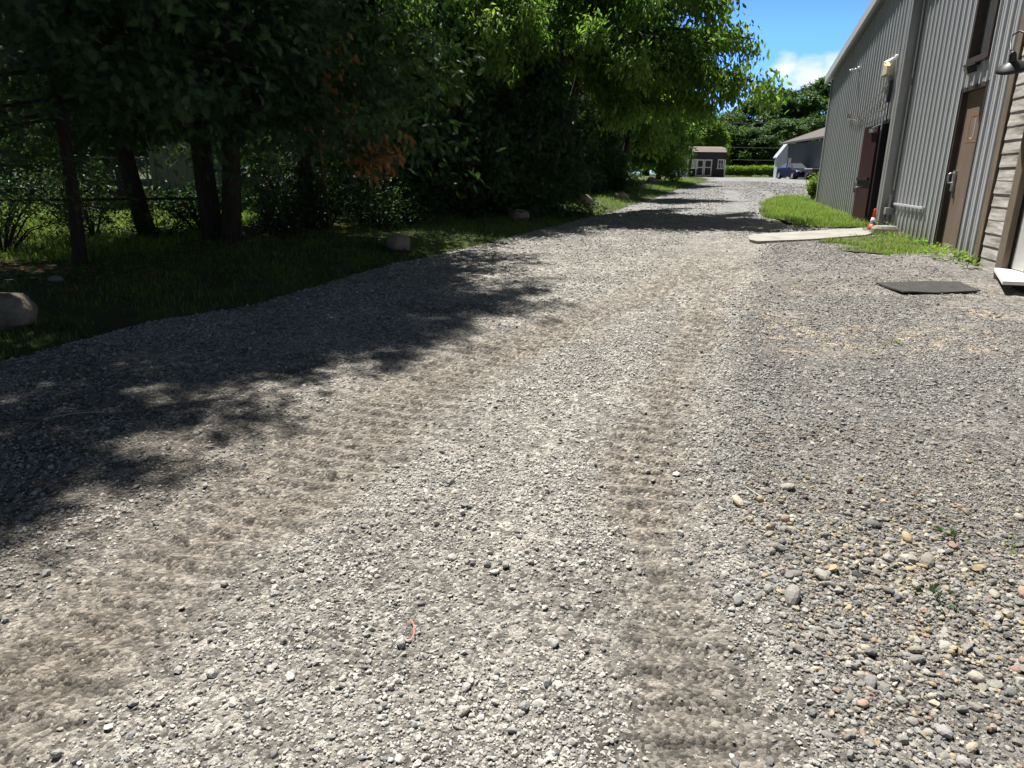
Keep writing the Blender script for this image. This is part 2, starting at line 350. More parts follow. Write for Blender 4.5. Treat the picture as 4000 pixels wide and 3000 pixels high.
def drive_col(x, y):
    dl, al, tl, dr, ar, tr, sd = zones(x, y)
    n1 = fbm(x * .9, y * .9, 51)[..., None]; n2 = fbm(x * 3.5, y * 3.5, 61)[..., None]; n3 = fbm(x * 11, y * 11, 71)[..., None]
    base = np.array((.305, .285, .252)) * (.6 + .75 * n2)
    pale = np.array((.37, .355, .33)); dirt = np.array((.165, .140, .113)); tan = np.array((.36, .30, .21)); grey = np.array((.205, .193, .177))
    right = (np.where(sd > 0, 1, 0) * np.clip((dr - .25) / .3, 0, 1))[..., None]
    c = base * (1 - right) + right * (grey * (.72 + .6 * n2))
    k = np.clip((n1 - .46) * 7, 0, 1) * np.clip((n3 - .36) * 5, 0, 1) * right * np.clip((9.0 - y) / 3, 0, 1)[..., None]
    c = c * (1 - .8 * k) + .8 * k * tan
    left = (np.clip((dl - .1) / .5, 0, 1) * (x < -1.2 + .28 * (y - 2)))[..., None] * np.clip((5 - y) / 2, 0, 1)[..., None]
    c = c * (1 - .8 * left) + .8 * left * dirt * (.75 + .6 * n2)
    t = np.maximum(tl, .85 * tr)[..., None] * (.5 + .5 * np.clip(n2 * 2.2 - .4, 0, 1)) * np.clip(1.25 - y / 14, .25, 1)[..., None]
    c = c * (1 - .82 * t) + .82 * t * dirt * (.8 + .7 * n3)
    far = np.clip((y - 9) / 14, 0, 1)[..., None]
    c = c * (1 - far) + far * np.array((.245, .242, .24)) * (.75 + .5 * n2)
    return np.clip(c, .02, .8)

def axis(parts):
    a = [np.arange(p[0], p[1], p[2]) for p in parts]
    return np.unique(np.concatenate(a + [[parts[-1][1]]]))
def sheet(name, xs, ys, hf, material, keep=None, colf=None, kind='structure', smooth=True, jit=0):
    X, Y = np.meshgrid(xs, ys); X = X.astype(float); Y = Y.astype(float)
    x, y = X.ravel(), Y.ravel(); z = hf(x, y)
    V = np.stack([x, y, z], 1); nx, ny = len(xs), len(ys)
    i = (np.arange(ny - 1)[:, None] * nx + np.arange(nx - 1)[None]).ravel()
    Fc = np.stack([i, i + 1, i + nx + 1, i + nx], 1)
    if keep is not None:
        kv = keep(x, y); Fc = Fc[kv[Fc].all(1)]
        used = np.unique(Fc); re = np.zeros(len(V), np.int64); re[used] = np.arange(len(used)); V = V[used]; Fc = re[Fc]; x, y = x[used], y[used]
    o = mesh_np(name, V, Fc, material, col=colf(x, y) if colf else None, smooth=smooth)
    return tag(o, kind=kind)

def land_h(x, y):
    e = edge_x(y) - x                       # >0 on the verge side
    h = g(y) - .03 + np.where(e > 0, np.clip(e * .12, 0, .16), 0)
    h = h - .12 * np.clip((-e - .25) / .6, 0, 1) * (x < 60) * (y < 84) * (y > -6)
    return h + .03 * (fbm(x * .8, y * .8, 77) - .45)
sheet('ground', axis([(-400, -40, 30), (-40, -10, 2), (-10, 12, .35), (12, 60, 2), (60, 400, 30)]), axis([(-60, -8, 4), (-8, 24, .35), (24, 90, 2), (90, 900, 60)]), land_h, M['soil'])
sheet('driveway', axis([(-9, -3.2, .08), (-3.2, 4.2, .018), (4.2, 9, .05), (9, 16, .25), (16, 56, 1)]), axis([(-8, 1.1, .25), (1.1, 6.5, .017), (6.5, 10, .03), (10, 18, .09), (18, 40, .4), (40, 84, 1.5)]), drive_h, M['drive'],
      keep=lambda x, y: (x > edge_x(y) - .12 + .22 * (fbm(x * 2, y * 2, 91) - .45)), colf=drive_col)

# ------------------------------------------------------------------ loose stones on the lane
def ico():
    t = (1 + 5 ** .5) / 2
    v = np.array([(-1, t, 0), (1, t, 0), (-1, -t, 0), (1, -t, 0), (0, -1, t), (0, 1, t), (0, -1, -t), (0, 1, -t), (t, 0, -1), (t, 0, 1), (-t, 0, -1), (-t, 0, 1)], float)
    v /= np.linalg.norm(v[0])
    f = np.array([(0, 11, 5), (0, 5, 1), (0, 1, 7), (0, 7, 10), (0, 10, 11), (1, 5, 9), (5, 11, 4), (11, 10, 2), (10, 7, 6), (7, 1, 8), (3, 9, 4), (3, 4, 2), (3, 2, 6), (3, 6, 8), (3, 8, 9), (4, 9, 5), (2, 4, 11), (6, 2, 10), (8, 6, 7), (9, 8, 1)])
    return v, f
IV, IF = ico()
def subdiv(v, f):
    v = list(map(tuple, v)); cache = {}; nf = []
    def mid(a, b):
        k = (min(a, b), max(a, b))
        if k not in cache:
            p = np.array(v[a]) + np.array(v[b]); p /= np.linalg.norm(p); v.append(tuple(p)); cache[k] = len(v) - 1
        return cache[k]
    for a, b, c in f:
        x, y, z = mid(a, b), mid(b, c), mid(c, a); nf += [(a, x, z), (b, y, x), (c, z, y), (x, y, z)]
    return np.array(v), np.array(nf)
SV, SF = subdiv(IV, IF)
def angular(v, rng, cuts=7):
    """chop a ball with planes into an angular chip"""
    v = v.copy()
    for _ in range(cuts):
        n = rng.normal(size=3); n /= np.linalg.norm(n); d = rng.uniform(.45, .8)
        k = v @ n - d; v = v - np.outer(np.clip(k, 0, None), n)
    return v + rng.normal(scale=.03, size=v.shape)
TA = [angular(SV, RNG) for _ in range(18)]
TS = [IV * (1 + RNG.uniform(-.28, .2, (12, 1))) + RNG.normal(scale=.08, size=(12, 3)) for _ in range(30)]
TR_ = [SV * (1 + .16 * (RNG.random((1, 3)) - .5)) + .05 * np.sin(SV[:, [1, 2, 0]] * 3 + RNG.uniform(0, 6, 3)) for _ in range(10)]
PAL = np.array([(.35, .34, .32), (.42, .41, .38), (.29, .285, .27), (.25, .248, .24), (.47, .455, .415), (.33, .31, .27), (.21, .207, .20), (.38, .355, .31)])
PALW = np.array([(.50, .47, .41), (.56, .53, .47), (.43, .405, .355), (.37, .35, .31), (.47, .435, .37)])
PALC = np.array([(.34, .315, .265), (.42, .37, .28), (.21, .205, .20), (.33, .24, .19), (.47, .44, .37), (.27, .26, .235), (.40, .32, .20), (.18, .176, .17), (.31, .305, .295), (.30, .295, .25), (.24, .23, .205), (.36, .35, .32)])
def rand_rot(n, tilt, rng):
    a = rng.uniform(0, 2 * PI, n); ax = rng.normal(scale=tilt, size=n); ay = rng.normal(scale=tilt, size=n)
    ca, sa = np.cos(a), np.sin(a); Z = np.zeros(n); O = np.ones(n)
    Rz = np.stack([ca, -sa, Z, sa, ca, Z, Z, Z, O], 1).reshape(n, 3, 3)
    c1, s1 = np.cos(ax), np.sin(ax); Rx = np.stack([O, Z, Z, Z, c1, -s1, Z, s1, c1], 1).reshape(n, 3, 3)
    c2, s2 = np.cos(ay), np.sin(ay); Ry = np.stack([c2, Z, s2, Z, O, Z, -s2, Z, c2], 1).reshape(n, 3, 3)
    return Rx @ Ry @ Rz
def scatter_stones(name, label, templates, tf, P, size, cols, flat, tilt, rng, smooth=False, sink=.25):
    Vs, Fs, Cs = [], [], []; off = 0; pick = rng.integers(0, len(templates), len(P))
    for ti, T in enumerate(templates):
        i = np.where(pick == ti)[0]
        if not len(i): continue
        n = len(i); scl = np.stack([size[i] * rng.uniform(.8, 1.35, n), size[i] * rng.uniform(.65, 1.0, n), size[i] * flat * rng.uniform(.7, 1.25, n)], 1) * .5
        V = np.einsum('nij,nvj->nvi', rand_rot(n, tilt, rng), T[None] * scl[:, None, :])
        V = V + P[i][:, None, :]; V[:, :, 2] += (scl[:, 2] * (1 - 2 * sink))[:, None]
        Vs.append(V.reshape(-1, 3)); Fs.append((tf[None] + (off + np.arange(n)[:, None, None] * len(T))).reshape(-1, 3)); off += n * len(T)
        Cs.append(np.repeat(cols[i], len(T), 0))
    o = mesh_np(name, np.concatenate(Vs), np.concatenate(Fs), M['stone'], col=np.concatenate(Cs), smooth=smooth)
    return tag(o, label, 'gravel', kind='stuff')
def candidates(x0, x1, y0, y1, dens, rng):
    n = int((x1 - x0) * (y1 - y0) * dens); x = rng.uniform(x0, x1, n); y = rng.uniform(y0, y1, n)
    dl, al, tl, dr, ar, tr, sd = zones(x, y)
    clump = np.clip(fbm(x * 2.0, y * 2.0, 101, 4) * 3.2 - .95, .06, 1)
    keep = (1 - .985 * np.clip(1.3 * np.maximum(tl, tr), 0, 1)) * (.22 + .78 * clump)
    leftdirt = (x < -1.0 + .28 * (y - 2)) & (y < 5); keep = np.where(leftdirt, keep * .5, keep)
    ridge = np.exp(-((dr - .42) / .22) ** 2) * (sd > 0); keep = np.clip(keep + .6 * ridge * (y < 8), 0, 1)
    tanp = (fbm(x * .9, y * .9, 51) > .52) & (sd > 0) & (dr > .5); keep = np.where(tanp, keep * .55, keep)
    m = (rng.random(n) < keep) & (x > edge_x(y) - .15)
    x, y = x[m], y[m]; return x, y, sd[m], dr[m], dl[m]
def stone_cols(x, y, sd, dr, rng):
    n = len(x); c = PAL[rng.integers(0, len(PAL), n)]
    wl = (rng.random(n) < np.where(sd < 0, .45, .10)); c = np.where(wl[:, None], PALW[rng.integers(0, len(PALW), n)], c)
    bl = (sd > 0) & (dr > .45) & (y < 3.6) & (rng.random(n) < .75); c = np.where(bl[:, None], PALC[rng.integers(0, len(PALC), n)], c)
    c = c * .82 + .18 * c.mean(1, keepdims=True) * np.array((1.0, 1.0, .99)) + .0
    c = c * np.where((sd > 0) & (dr > .3), .80, 1.0)[:, None]
    return c * rng.uniform(.8, 1.15, (n, 1))
def put(x, y): return np.stack([x, y, drive_h(x, y)], 1)
rg = np.random.default_rng(5)
x, y, sd, dr, dl = candidates(-2.7, 2.9, 1.15, 3.1, 13000, rg)
sz = np.clip(rg.lognormal(math.log(.0078), .42, len(x)), .004, .028)
scatter_stones('fine_gravel', 'fine grey and white crushed stone over the nearest part of the lane', TS, IF, put(x, y), sz, stone_cols(x, y, sd, dr, rg), .58, .35, rg, sink=.24)
x, y, sd, dr, dl = candidates(-2.7, 2.9, 1.15, 3.0, 900, rg)
sz = np.clip(rg.lognormal(math.log(.0165), .40, len(x)), .010, .042)
scatter_stones('angular_gravel', 'larger angular stone chips lying over the nearest part of the lane', TA, SF, put(x, y), sz, stone_cols(x, y, sd, dr, rg), .6, .3, rg, sink=.22)
x, y, sd, dr, dl = candidates(-3.9, 4.9, 3.0, 6.2, 6500, rg)
sz = np.clip(rg.lognormal(math.log(.0098), .46, len(x)), .006, .036)
scatter_stones('lane_gravel', 'grey crushed stone over the middle of the lane', TS, IF, put(x, y), sz, stone_cols(x, y, sd, dr, rg), .58, .35, rg, sink=.24)
x, y, sd, dr, dl = candidates(-3.3, 7.2, 6.0, 13.5, 1900, rg)
sz = np.clip(rg.lognormal(math.log(.0135), .44, len(x)), .008, .045)
m = x < 6.0 + .245 * (y - 11); x, y, sd, dr, sz = x[m], y[m], sd[m], dr[m], sz[m]
scatter_stones('distant_gravel', 'grey crushed stone farther up the lane towards the metal building', TS, IF, put(x, y), sz, stone_cols(x, y, sd, dr, rg), .58, .35, rg, sink=.24)
x, y, sd, dr, dl = candidates(-.5, 18, 13.0, 52, 150, rg)
m = ((x < 5.6 + .245 * (y - 11)) | (y > 23)) & (rg.random(len(x)) < np.clip(1.5 - (y - 13) / 38, .12, 1)); x, y, sd, dr = x[m], y[m], sd[m], dr[m]; sz = np.clip(rg.lognormal(math.log(.024), .40, len(x)), .014, .06) * (1 + .012 * (y - 13))
scatter_stones('far_gravel', 'grey stone on the lane beside the far grass patch', TS, IF, put(x, y), sz, stone_cols(x, y, sd, dr, rg) * .92, .6, .35, rg)
# rounded river pebbles in the near right corner
def pebble_spots(n):
    x = rg.uniform(.7, 3.4, n); y = rg.uniform(1.15, 3.3, n)
    d = np.clip((x - .70 - .18 * fbm(x * 3, y * 3, 7)) / .3, 0, 1) * np.clip((2.95 - y + .7 * (fbm(x * 2, y * 2, 8) - .45)) / .8, 0, 1)
    bare = np.exp(-(((x - 1.5) / .35) ** 2 + ((y - 1.35) / .3) ** 2)); cl = np.clip(fbm(x * 4, y * 4, 13) * 2.2 - .3, .25, 1)
    m = rg.random(n) < d * (1 - .75 * bare) * cl; return x[m], y[m]
x, y = pebble_spots(36000); sz = np.clip(rg.lognormal(math.log(.0125), .38, len(x)), .007, .028)
scatter_stones('small_pebbles', 'small mixed pebbles between the river pebbles in the near right corner', TS, IF, put(x, y), sz, PALC[rg.integers(0, len(PALC), len(x))] * rg.uniform(.6, 1.05, (len(x), 1)), .62, .3, rg, sink=.15)
x, y = pebble_spots(3600); sz = np.clip(rg.lognormal(math.log(.025), .36, len(x)), .018, .065)
scatter_stones('river_pebbles', 'rounded tan, pink and grey river pebbles in the near right corner', TR_[:7] + TA[:9], SF, put(x, y), sz, PALC[rg.integers(0, len(PALC), len(x))] * rg.uniform(.7, 1.1, (len(x), 1)), .58, .25, rg, sink=.12)

# ------------------------------------------------------------------ foliage
def leaf_instances(T, TF, P, Ydir, Nrm, S):
    """place template T (leaf along +y, face +z) at points P with given direction and facing"""
    Yd = Ydir / np.linalg.norm(Ydir, axis=1, keepdims=True)
    X = np.cross(Yd, Nrm); X /= np.linalg.norm(X, axis=1, keepdims=True) + 1e-9
    Z = np.cross(X, Yd); Rm = np.stack([X, Yd, Z], 2)
    V = np.einsum('nij,nvj->nvi', Rm, T[None] * S[:, None, None]) + P[:, None, :]
    n = len(P); F = (TF[None] + np.arange(n)[:, None, None] * len(T)).reshape(-1, TF.shape[1])
    return V.reshape(-1, 3), F
def spray_template():
    vs, fs = [], []
    def leaflet(b, a, l, wd):
        d = np.array((math.sin(a), math.cos(a))); nrm = np.array((d[1], -d[0])); b = np.array(b)
        pts = [b, b + d * l * .45 + nrm * wd, b + d * l, b + d * l * .45 - nrm * wd]
        o = len(vs)
        for p in pts: vs.append((p[0], p[1], -.30 * (p[0] ** 2 + p[1] ** 2) + .05 * math.sin(9 * p[0])))
        fs.append((o, o + 1, o + 2, o + 3))
    leaflet((0, 0), 0, 1.0, .028)
    for k, yy in enumerate((.06, .17, .28, .4, .52, .64, .76)):
        l = .55 - .055 * k
        leaflet((0, yy), .62 - .03 * k, l, .034); leaflet((0, yy + .05), -.62 + .03 * k, l, .034)
    return np.array(vs), np.array(fs)
SPT, SPF = spray_template()
LEAF = np.array([(0, 0, 0), (.26, .42, .04), (0, 1, -.12), (-.26, .42, .04)]); LEAFF = np.array([(0, 1, 2, 3)])
LEAF2 = np.array([(0, 0, 0), (.16, .3, .03), (.2, .6, .02), (0, 1, -.15), (-.2, .6, .02), (-.16, .3, .03)]); LEAF2F = np.array([(0, 1, 2, 5), (5, 2, 3, 4)])
def unit(v): return v / (np.linalg.norm(v, axis=-1, keepdims=True) + 1e-9)

def cedar_crown(h, R, base, seed, nl=300, per=26, size=.22, prof=None, wood=True):
    """limbs with flat hanging sprays: returns crown arrays and limb tubes"""
    r = np.random.default_rng(seed); P, D, Nn, T = [], [], [], []; limbs = MB()
    for k in range(nl):
        u = r.random() ** 1.2; z = base + (h - base) * u
        a = r.uniform(0, 2 * PI)
        rad = R * ((1 - u) ** .45 * .95 + .06) * r.uniform(.62, 1.12) * (1 + .22 * math.sin(3 * a + seed) * math.sin(5 * u + seed))
        if noise(a * 1.6 + seed * 3, u * 8 + seed, seed) < .30: continue      # gaps between the boughs
        if prof: rad *= prof(u)
        d = np.array((math.cos(a), math.sin(a), 0)); sag = r.uniform(.15, .42) * rad
        t = 1 - r.random(per) ** 1.6 * .85
        p = np.outer(t * rad, d); p[:, 2] = z - sag * t ** 1.3 + .1 * rad * t ** 3
        p += r.normal(scale=.07 + .05 * rad * .3, size=p.shape)
        dd = d * .7 + np.array((0, 0, -.35)) + r.normal(scale=.5, size=(per, 3))
        P.append(p); D.append(dd); Nn.append(np.array((0, 0, .6)) + d * .5 + r.normal(scale=.55, size=(per, 3)))
        T.append(np.clip(r.normal(.45, .2) + r.normal(scale=.12, size=per), 0, 1))
        if wood and k % 3 == 0:
            limbs.tube([(0, 0, z - .05), tuple(d * rad * .5 + np.array((0, 0, z - sag * .4))), tuple(d * rad * .95 + np.array((0, 0, z - sag * .95)))], [.022, .014, .005], 4, False)
    P = np.concatenate(P); D = np.concatenate(D); Nn = np.concatenate(Nn); T = np.concatenate(T)
    V, F = leaf_instances(SPT, SPF, P, D, Nn, r.uniform(.6, 1.35, len(P)) * size)
    return V, F, np.repeat(T, len(SPT)), limbs
def trunk_tube(mb, pts, r0, r1, n=12):
    pts = [Vector(p) for p in pts]; L = len(pts); rr = [r0 * (1 + .35 * max(0, 1 - i * 2.2)) * (1 - i / (L - 1)) + r1 * i / (L - 1) for i in range(L)]
    mb.tube(pts, rr, n)

CEDAR = {}
def cedar_mesh(key, **kw):
    if key not in CEDAR:
        V, F, T, limbs = cedar_crown(**kw)
        CEDAR[key] = (V, F, T, limbs)
    return CEDAR[key]
cedar_data = {}
def cedar(pos, key, label, lean=((0, 0), (0, 0)), trunk_r=.12, rot=0, scale=1, group='cedars of the row beside the lane', name='cedar_tree', trunk=True, zs=1, **kw):
    root = thing(name, label, 'tree', (pos[0], pos[1], gf(pos[1]) + pos[2]), rot, group)
    h = kw['h']
    if trunk:
        mb = MB(); (ax, ay), (bx, by) = lean; ax, ay = ax * math.cos(rot) + ay * math.sin(rot), -ax * math.sin(rot) + ay * math.cos(rot)
        pts = [(ax * math.exp(-t * h / 2.6) + .05 * math.sin(7 * t + pos[0]), ay * math.exp(-t * h / 2.6) + .04 * math.cos(6 * t), -.15 + t * (h * .92 + .15)) for t in np.linspace(0, 1, 26) ** 1.5]
        trunk_tube(mb, pts, trunk_r, .02, 12)
        if key not in cedar_data:
            limbs = cedar_mesh(key, **kw)[3]; mb.add(limbs.v, limbs.f)
        mb.build('trunk', M['bark'], root, smooth=True)
    if key not in cedar_data:
        V, F, T, _ = cedar_mesh(key, **kw)
        o = mesh_np('crown', V, F, M['cedar'], root, tint=T); cedar_data[key] = o
    else:
        o = cedar_data[key].copy(); C.objects.link(o); o.parent = root
    o.scale = (scale, scale, 1)
    root.scale = (1, 1, zs)
    return root

G = 'tall cedars in the row along the lane'
tallA = dict(h=12.6, R=2.9, base=1.8, seed=1, nl=500, per=66, size=.135)
tallB = dict(h=12.2, R=2.9, base=1.85, seed=2, nl=500, per=66, size=.135)
skirt = dict(h=7.8, R=2.4, base=.8, seed=3, nl=420, per=70, size=.135)
cedar((-6.4, 4.9, .1), 'B', 'dark cedar at the left edge nearest the camera, over the first boulder', rot=.6, trunk_r=.16, zs=.5, group=G, **tallB)
cedar((-4.84, 8.0, .1), 'A', 'cedar with a dark upright trunk behind the low vines on the left', lean=((-.2, 0), (0, 0)), rot=0, trunk_r=.08, zs=.9, group=G, **tallA)
cedar((-6.05, 10.9, .1), 'B', 'cedar whose thick trunk leans to the left behind the wire fence', lean=((.5, 0), (0, 0)), rot=2.2, trunk_r=.15, scale=.6, group=G, **tallB)
r_ = cedar((-4.5, 10.45, .1), 'A', 'cedar with the left, darker trunk of the close pair by the pale fence', lean=((.1, -.05), (0, 0)), rot=1.4, trunk_r=.17, group=G, **tallA)
cedar((-3.86, 10.3, .1), 'B', 'cedar with the right, straight grey trunk of the close pair', lean=((-.27, 0), (0, 0)), rot=4.1, zs=1.0, trunk_r=.155, group=G, **tallB)
cedar((-3.55, 12.3, .1), 'A', 'cedar in deep shade right of the trunk pair, dead brown twigs hanging from it', rot=3.3, trunk_r=.14, zs=1.12, group=G, **tallA)
cedar((-3.2, 15.7, .1), 'S', 'cedar with foliage almost to the grass, behind the slim pale stems', rot=1.1, trunk_r=.13, group=G, **skirt)
cedar((-1.9, 17.0, .1), 'S', 'dark full-skirted cedar behind the third boulder, left of the maple', rot=3.9, trunk_r=.13, group=G, **skirt)

GK = 'dark cedars at the back of the left garden'
for (bx, by, rt, lab) in [(-11.2, 20.5, .5, 'full-skirted dark cedar behind the wire gate'), (-8.4, 20.8, 1.9, 'full-skirted dark cedar behind the left end of the board fence'), (-5.6, 20.6, 3.1, 'full-skirted dark cedar behind the right end of the board fence'), (-3.2, 20.4, 4.6, 'full-skirted dark cedar behind the lattice in the shade'), (-13.6, 23.5, 5.5, 'full-skirted dark cedar at the corner of the pale house')]:
    cedar((bx, by, 0), 'S', lab, rot=rt, trunk_r=.13, group=GK, scale=1.0, zs=1.75, **skirt)  # added behind the fence, stretched tall so their shade covers the lawn
# small and middling cedars under the broadleaved tree
G2 = 'low cedars under the broadleaved tree'
low = dict(h=3.4, R=1.25, base=.1, seed=8, nl=260, per=56, size=.12)
mid = dict(h=4.6, R=1.8, base=.1, seed=9, nl=380, per=60, size=.135)
cedar((.55, 16.5, .1), 'L', 'small pointed cedar standing proud of the hedge above the third boulder', rot=.4, trunk_r=.07, group=G2, **low)
cedar((-.75, 16.2, .1), 'L', 'short rounded cedar just left of the pointed one', rot=2.4, trunk_r=.07, scale=1.15, group=G2, **low)
cedar((-1.3, 15.0, .1), 'L', 'low bushy cedar at the foot of the full-skirted cedars', rot=4.4, trunk_r=.07, scale=1.2, group=G2, **low)
cedar((-.6, 19.6, .1), 'M', 'dark cedar behind the pointed one, below the broadleaved crown', rot=.9, trunk_r=.1, group=G2, **mid)
cedar((.3, 21.3, .1), 'M', 'dark cedar behind the fourth boulder', rot=2.9, trunk_r=.1, group=G2, **mid)
cedar((1.3, 24.5, .1), 'M', 'dark cedar set back behind the fourth and fifth boulders', rot=5.0, trunk_r=.1, group=G2, **mid)
cedar((2.5, 28.3, .1), 'M', 'last dark cedar of the hedge, beside the sunny lawn', rot=1.9, trunk_r=.1, group=G2, **mid)

cedar((2.9, 25.0, .1), 'M', 'narrow dark cedar in front of the smaller broadleaved tree, behind the fifth boulder', rot=3.6, trunk_r=.1, scale=.75, group=G2, **mid)
# dead brown sprays hung on the cedar right of the trunk pair
def dead_branch():
    r = np.random.default_rng(44); P, D = [], []
    mb = MB()
    tips = [(-2.42, 9.81, 2.3), (-2.31, 9.77, 2.15), (-2.2, 9.77, 2.0), (-2.6, 9.86, 1.89), (-2.02, 9.72, 1.69), (-1.89, 9.68, 1.6), (-1.76, 9.64, 1.58), (-1.63, 9.64, 1.63), (-1.8, 9.68, 1.74), (-1.94, 9.72, 1.49), (-1.54, 9.64, 1.89), (-2.38, 9.77, 2.59), (-2.24, 9.77, 2.9)]
    for t in tips:
        n = 30 if t[2] < 1.8 else 18
        p = np.array(t) + r.normal(scale=(.13, .08, .11), size=(n, 3)); P.append(p); D.append(np.array((.2, 0, -1)) + r.normal(scale=.25, size=(n, 3)))
        mb.tube([(-3.1, 11.9, 2.9), ((t[0] - 3.1) / 2, 10.8, t[2] * .5 + 1.45), t], [.012, .008, .003], 4, False)
    P = np.concatenate(P); D = np.concatenate(D)
    V, F = leaf_instances(SPT, SPF, P, D, np.array((0, -1, .2)) + r.normal(scale=.5, size=P.shape), r.uniform(.07, .13, len(P)))
    root = thing('dead_branch', 'dead rust-brown cedar branch hanging out of the dark hedge', 'branch', (0, 0, 0))
    mb.build('twigs', M['paleb'], root)
    mesh_np('dead_foliage', V, F, M['deadcedar'], root, tint=np.repeat(r.random(len(P)), len(SPT)))
dead_branch()

def broadleaf(name, label, pos, limbs, trunk, leafmat_, seed, nper, leaf, spread=.55, group=None, T=LEAF2, TF=LEAF2F, hang=.6, subs=9, tr=.16, bark='bark', cat='tree', lmin=.35):
    """trunk, explicit main limbs, side branchlets, twigs of hanging leaves"""
    r = np.random.default_rng(seed)
    root = thing(name, label, cat, (pos[0], pos[1], gf(pos[1]) + .05), 0, group)
    mb = MB(); tp = [Vector(p) for p in trunk]
    trunk_tube(mb, tp, tr, tr * .35, 10)
    P, D, T_ = [], [], []
    for L in limbs:
        L = np.array(L, float); i = r.integers(max(1, len(tp) // 2), len(tp)); b = np.array(tp[min(i, len(tp) - 1)])
        if L[2] < b[2] - 1.5: b = np.array(tp[len(tp) // 2])
        m1 = b * .55 + L * .45 + r.normal(scale=.15, size=3); m1[2] += .12 * np.linalg.norm(L - b)
        pts = [b, m1, L * .85 + m1 * .15, L]
        mb.tube([tuple(p) for p in pts], [tr * .42, tr * .28, tr * .13, .008], 6, False)
        for k in range(subs):
            t = r.uniform(lmin, 1.0); base = (1 - t) ** 2 * b + 2 * t * (1 - t) * m1 + t * t * L
            dv = unit(r.normal(size=3) + .6 * unit(L - b)) * r.uniform(.4, 1.0) * spread * (1.15 - .4 * t); dv[2] *= .6
            tip = base + dv
            mb.tube([tuple(base), tuple(base + dv * .5 + (0, 0, .05)), tuple(tip)], [.016, .011, .004], 4, False)
            n = max(4, int(nper * r.uniform(.6, 1.4))); s = r.random(n)
            p = base + dv * (.25 + .85 * s)[:, None] + r.normal(scale=.13 * spread / .55, size=(n, 3)); p[:, 2] -= .12 * s * hang
            P.append(p); D.append(unit(dv) * .5 + np.array((0, 0, -hang)) + r.normal(scale=.45, size=(n, 3))); T_.append(np.clip(r.normal(.5, .22) + r.normal(scale=.15, size=n), 0, 1))
    P = np.concatenate(P); D = np.concatenate(D); T_ = np.concatenate(T_)
    V, F = leaf_instances(T, TF, P, D, np.array((0, 0, 1.)) + r.normal(scale=.55, size=P.shape), r.uniform(.65, 1.25, len(P)) * leaf)
    mb.build('trunk', M[bark], root, smooth=True)
    mesh_np('crown', V, F, leafmat_, root, tint=np.repeat(T_, len(T)))
    return root

# big broadleaved tree leaning over the lane (limb ends are offsets from its foot)
def off(ps, foot): return [(p[0] - foot[0], p[1] - foot[1], p[2] - gf(foot[1]) - .05) for p in ps]
foot = (1.0, 20.2)
ends = [(4.75, 16.8, 5.3), (5.25, 16.9, 4.3), (5.05, 15.2, 3.15), (4.3, 17.2, 2.95), (3.6, 17.6, 2.75), (3.3, 16.2, 3.5), (2.7, 15.6, 4.6), (1.7, 15.2, 4.1), (.7, 15.6, 5.0), (-.4, 16.2, 5.5), (1.3, 17.0, 4.0), (2.4, 16.6, 2.8),
        (2.2, 16.6, 6.2), (3.9, 17.6, 6.3), (.2, 17.0, 6.0), (4.3, 18.6, 6.0), (1.2, 18.0, 6.6), (2.6, 20.0, 6.8), (4.7, 20.6, 6.2), (4.9, 19, 4.6), (-.8, 17.6, 5.8), (.0, 18.6, 6.4), (3.4, 16.0, 5.8), (1.9, 15.6, 5.9), (4.2, 16.3, 4.1), (2.6, 17.0, 2.5), (2.9, 19.5, 3.0), (4.0, 20.5, 3.2), (3.3, 18.3, 4.4), (-.2, 17.6, 3.6), (4.4, 16.0, 3.2), (-1.2, 15.4, 4.6), (-1.0, 15.6, 3.4), (.2, 15.2, 4.0), (.3, 15.6, 3.9), (-1.5, 15.8, 5.7), (3.9, 15.6, 4.7), (2.4, 15.2, 3.6), (4.7, 17.2, 6.3), (4.5, 17.6, 3.6)]
broadleaf('maple_tree', 'big broadleaved tree with sunlit leaves leaning out over the lane', foot, off(ends, foot), off([(1.0, 20.2, .4), (1.1, 20.0, 1.6), (1.4, 19.6, 2.8), (1.7, 19.0, 4.2), (2.0, 18.7, 5.6), (2.1, 18.6, 6.2)], foot), M['maple'], 21, 95, .14, spread=.62, subs=20, hang=.8)
foot = (-1.3, 16.9)
ends = [(-2.4, 13.7, 3.3), (-2.0, 13.2, 4.3), (-1.5, 13.5, 5.1), (-.9, 13.8, 4.4), (-.4, 14.2, 5.2), (-.3, 14.3, 3.6), (-1.2, 13.6, 3.1), (-2.7, 14.2, 5.0), (.1, 15.2, 5.8), (-1.0, 15.0, 6.3), (-2.0, 14.8, 6.0), (.4, 14.9, 4.4), (-1.7, 13.3, 3.6), (-.6, 13.6, 3.9)]
broadleaf('maple_tree', 'broadleaved tree mixed into the cedars left of the big leaning one', foot, off(ends, foot), off([(-1.3, 16.9, .4), (-1.3, 16.7, 1.8), (-1.25, 16.3, 3.2), (-1.2, 16.0, 4.6)], foot), M['maple'], 24, 80, .12, spread=.62, subs=17, hang=.75)
foot = (3.6, 25.5)
ends = [(4.6, 23.6, 4.6), (5.6, 24.5, 4.0), (5.2, 24.0, 2.9), (4.4, 23.2, 2.2), (5.9, 25.5, 5.2), (4.6, 24.5, 5.6), (3.0, 24.5, 5.6), (2.2, 24, 5.6), (3.6, 23.3, 5.2), (5.0, 25, 5.8), (5.4, 25.2, 3.4), (3.4, 25, 6.0)]
broadleaf('maple_tree', 'second, smaller broadleaved tree filling the gap behind the leaning one', foot, off(ends, foot), off([(3.6, 25.5, .5), (3.8, 25.2, 2), (4.0, 24.9, 3.6), (4.0, 24.8, 5.2), (3.9, 24.9, 6.4)], foot), M['maple'], 22, 85, .15, spread=.7, subs=18, hang=.8)
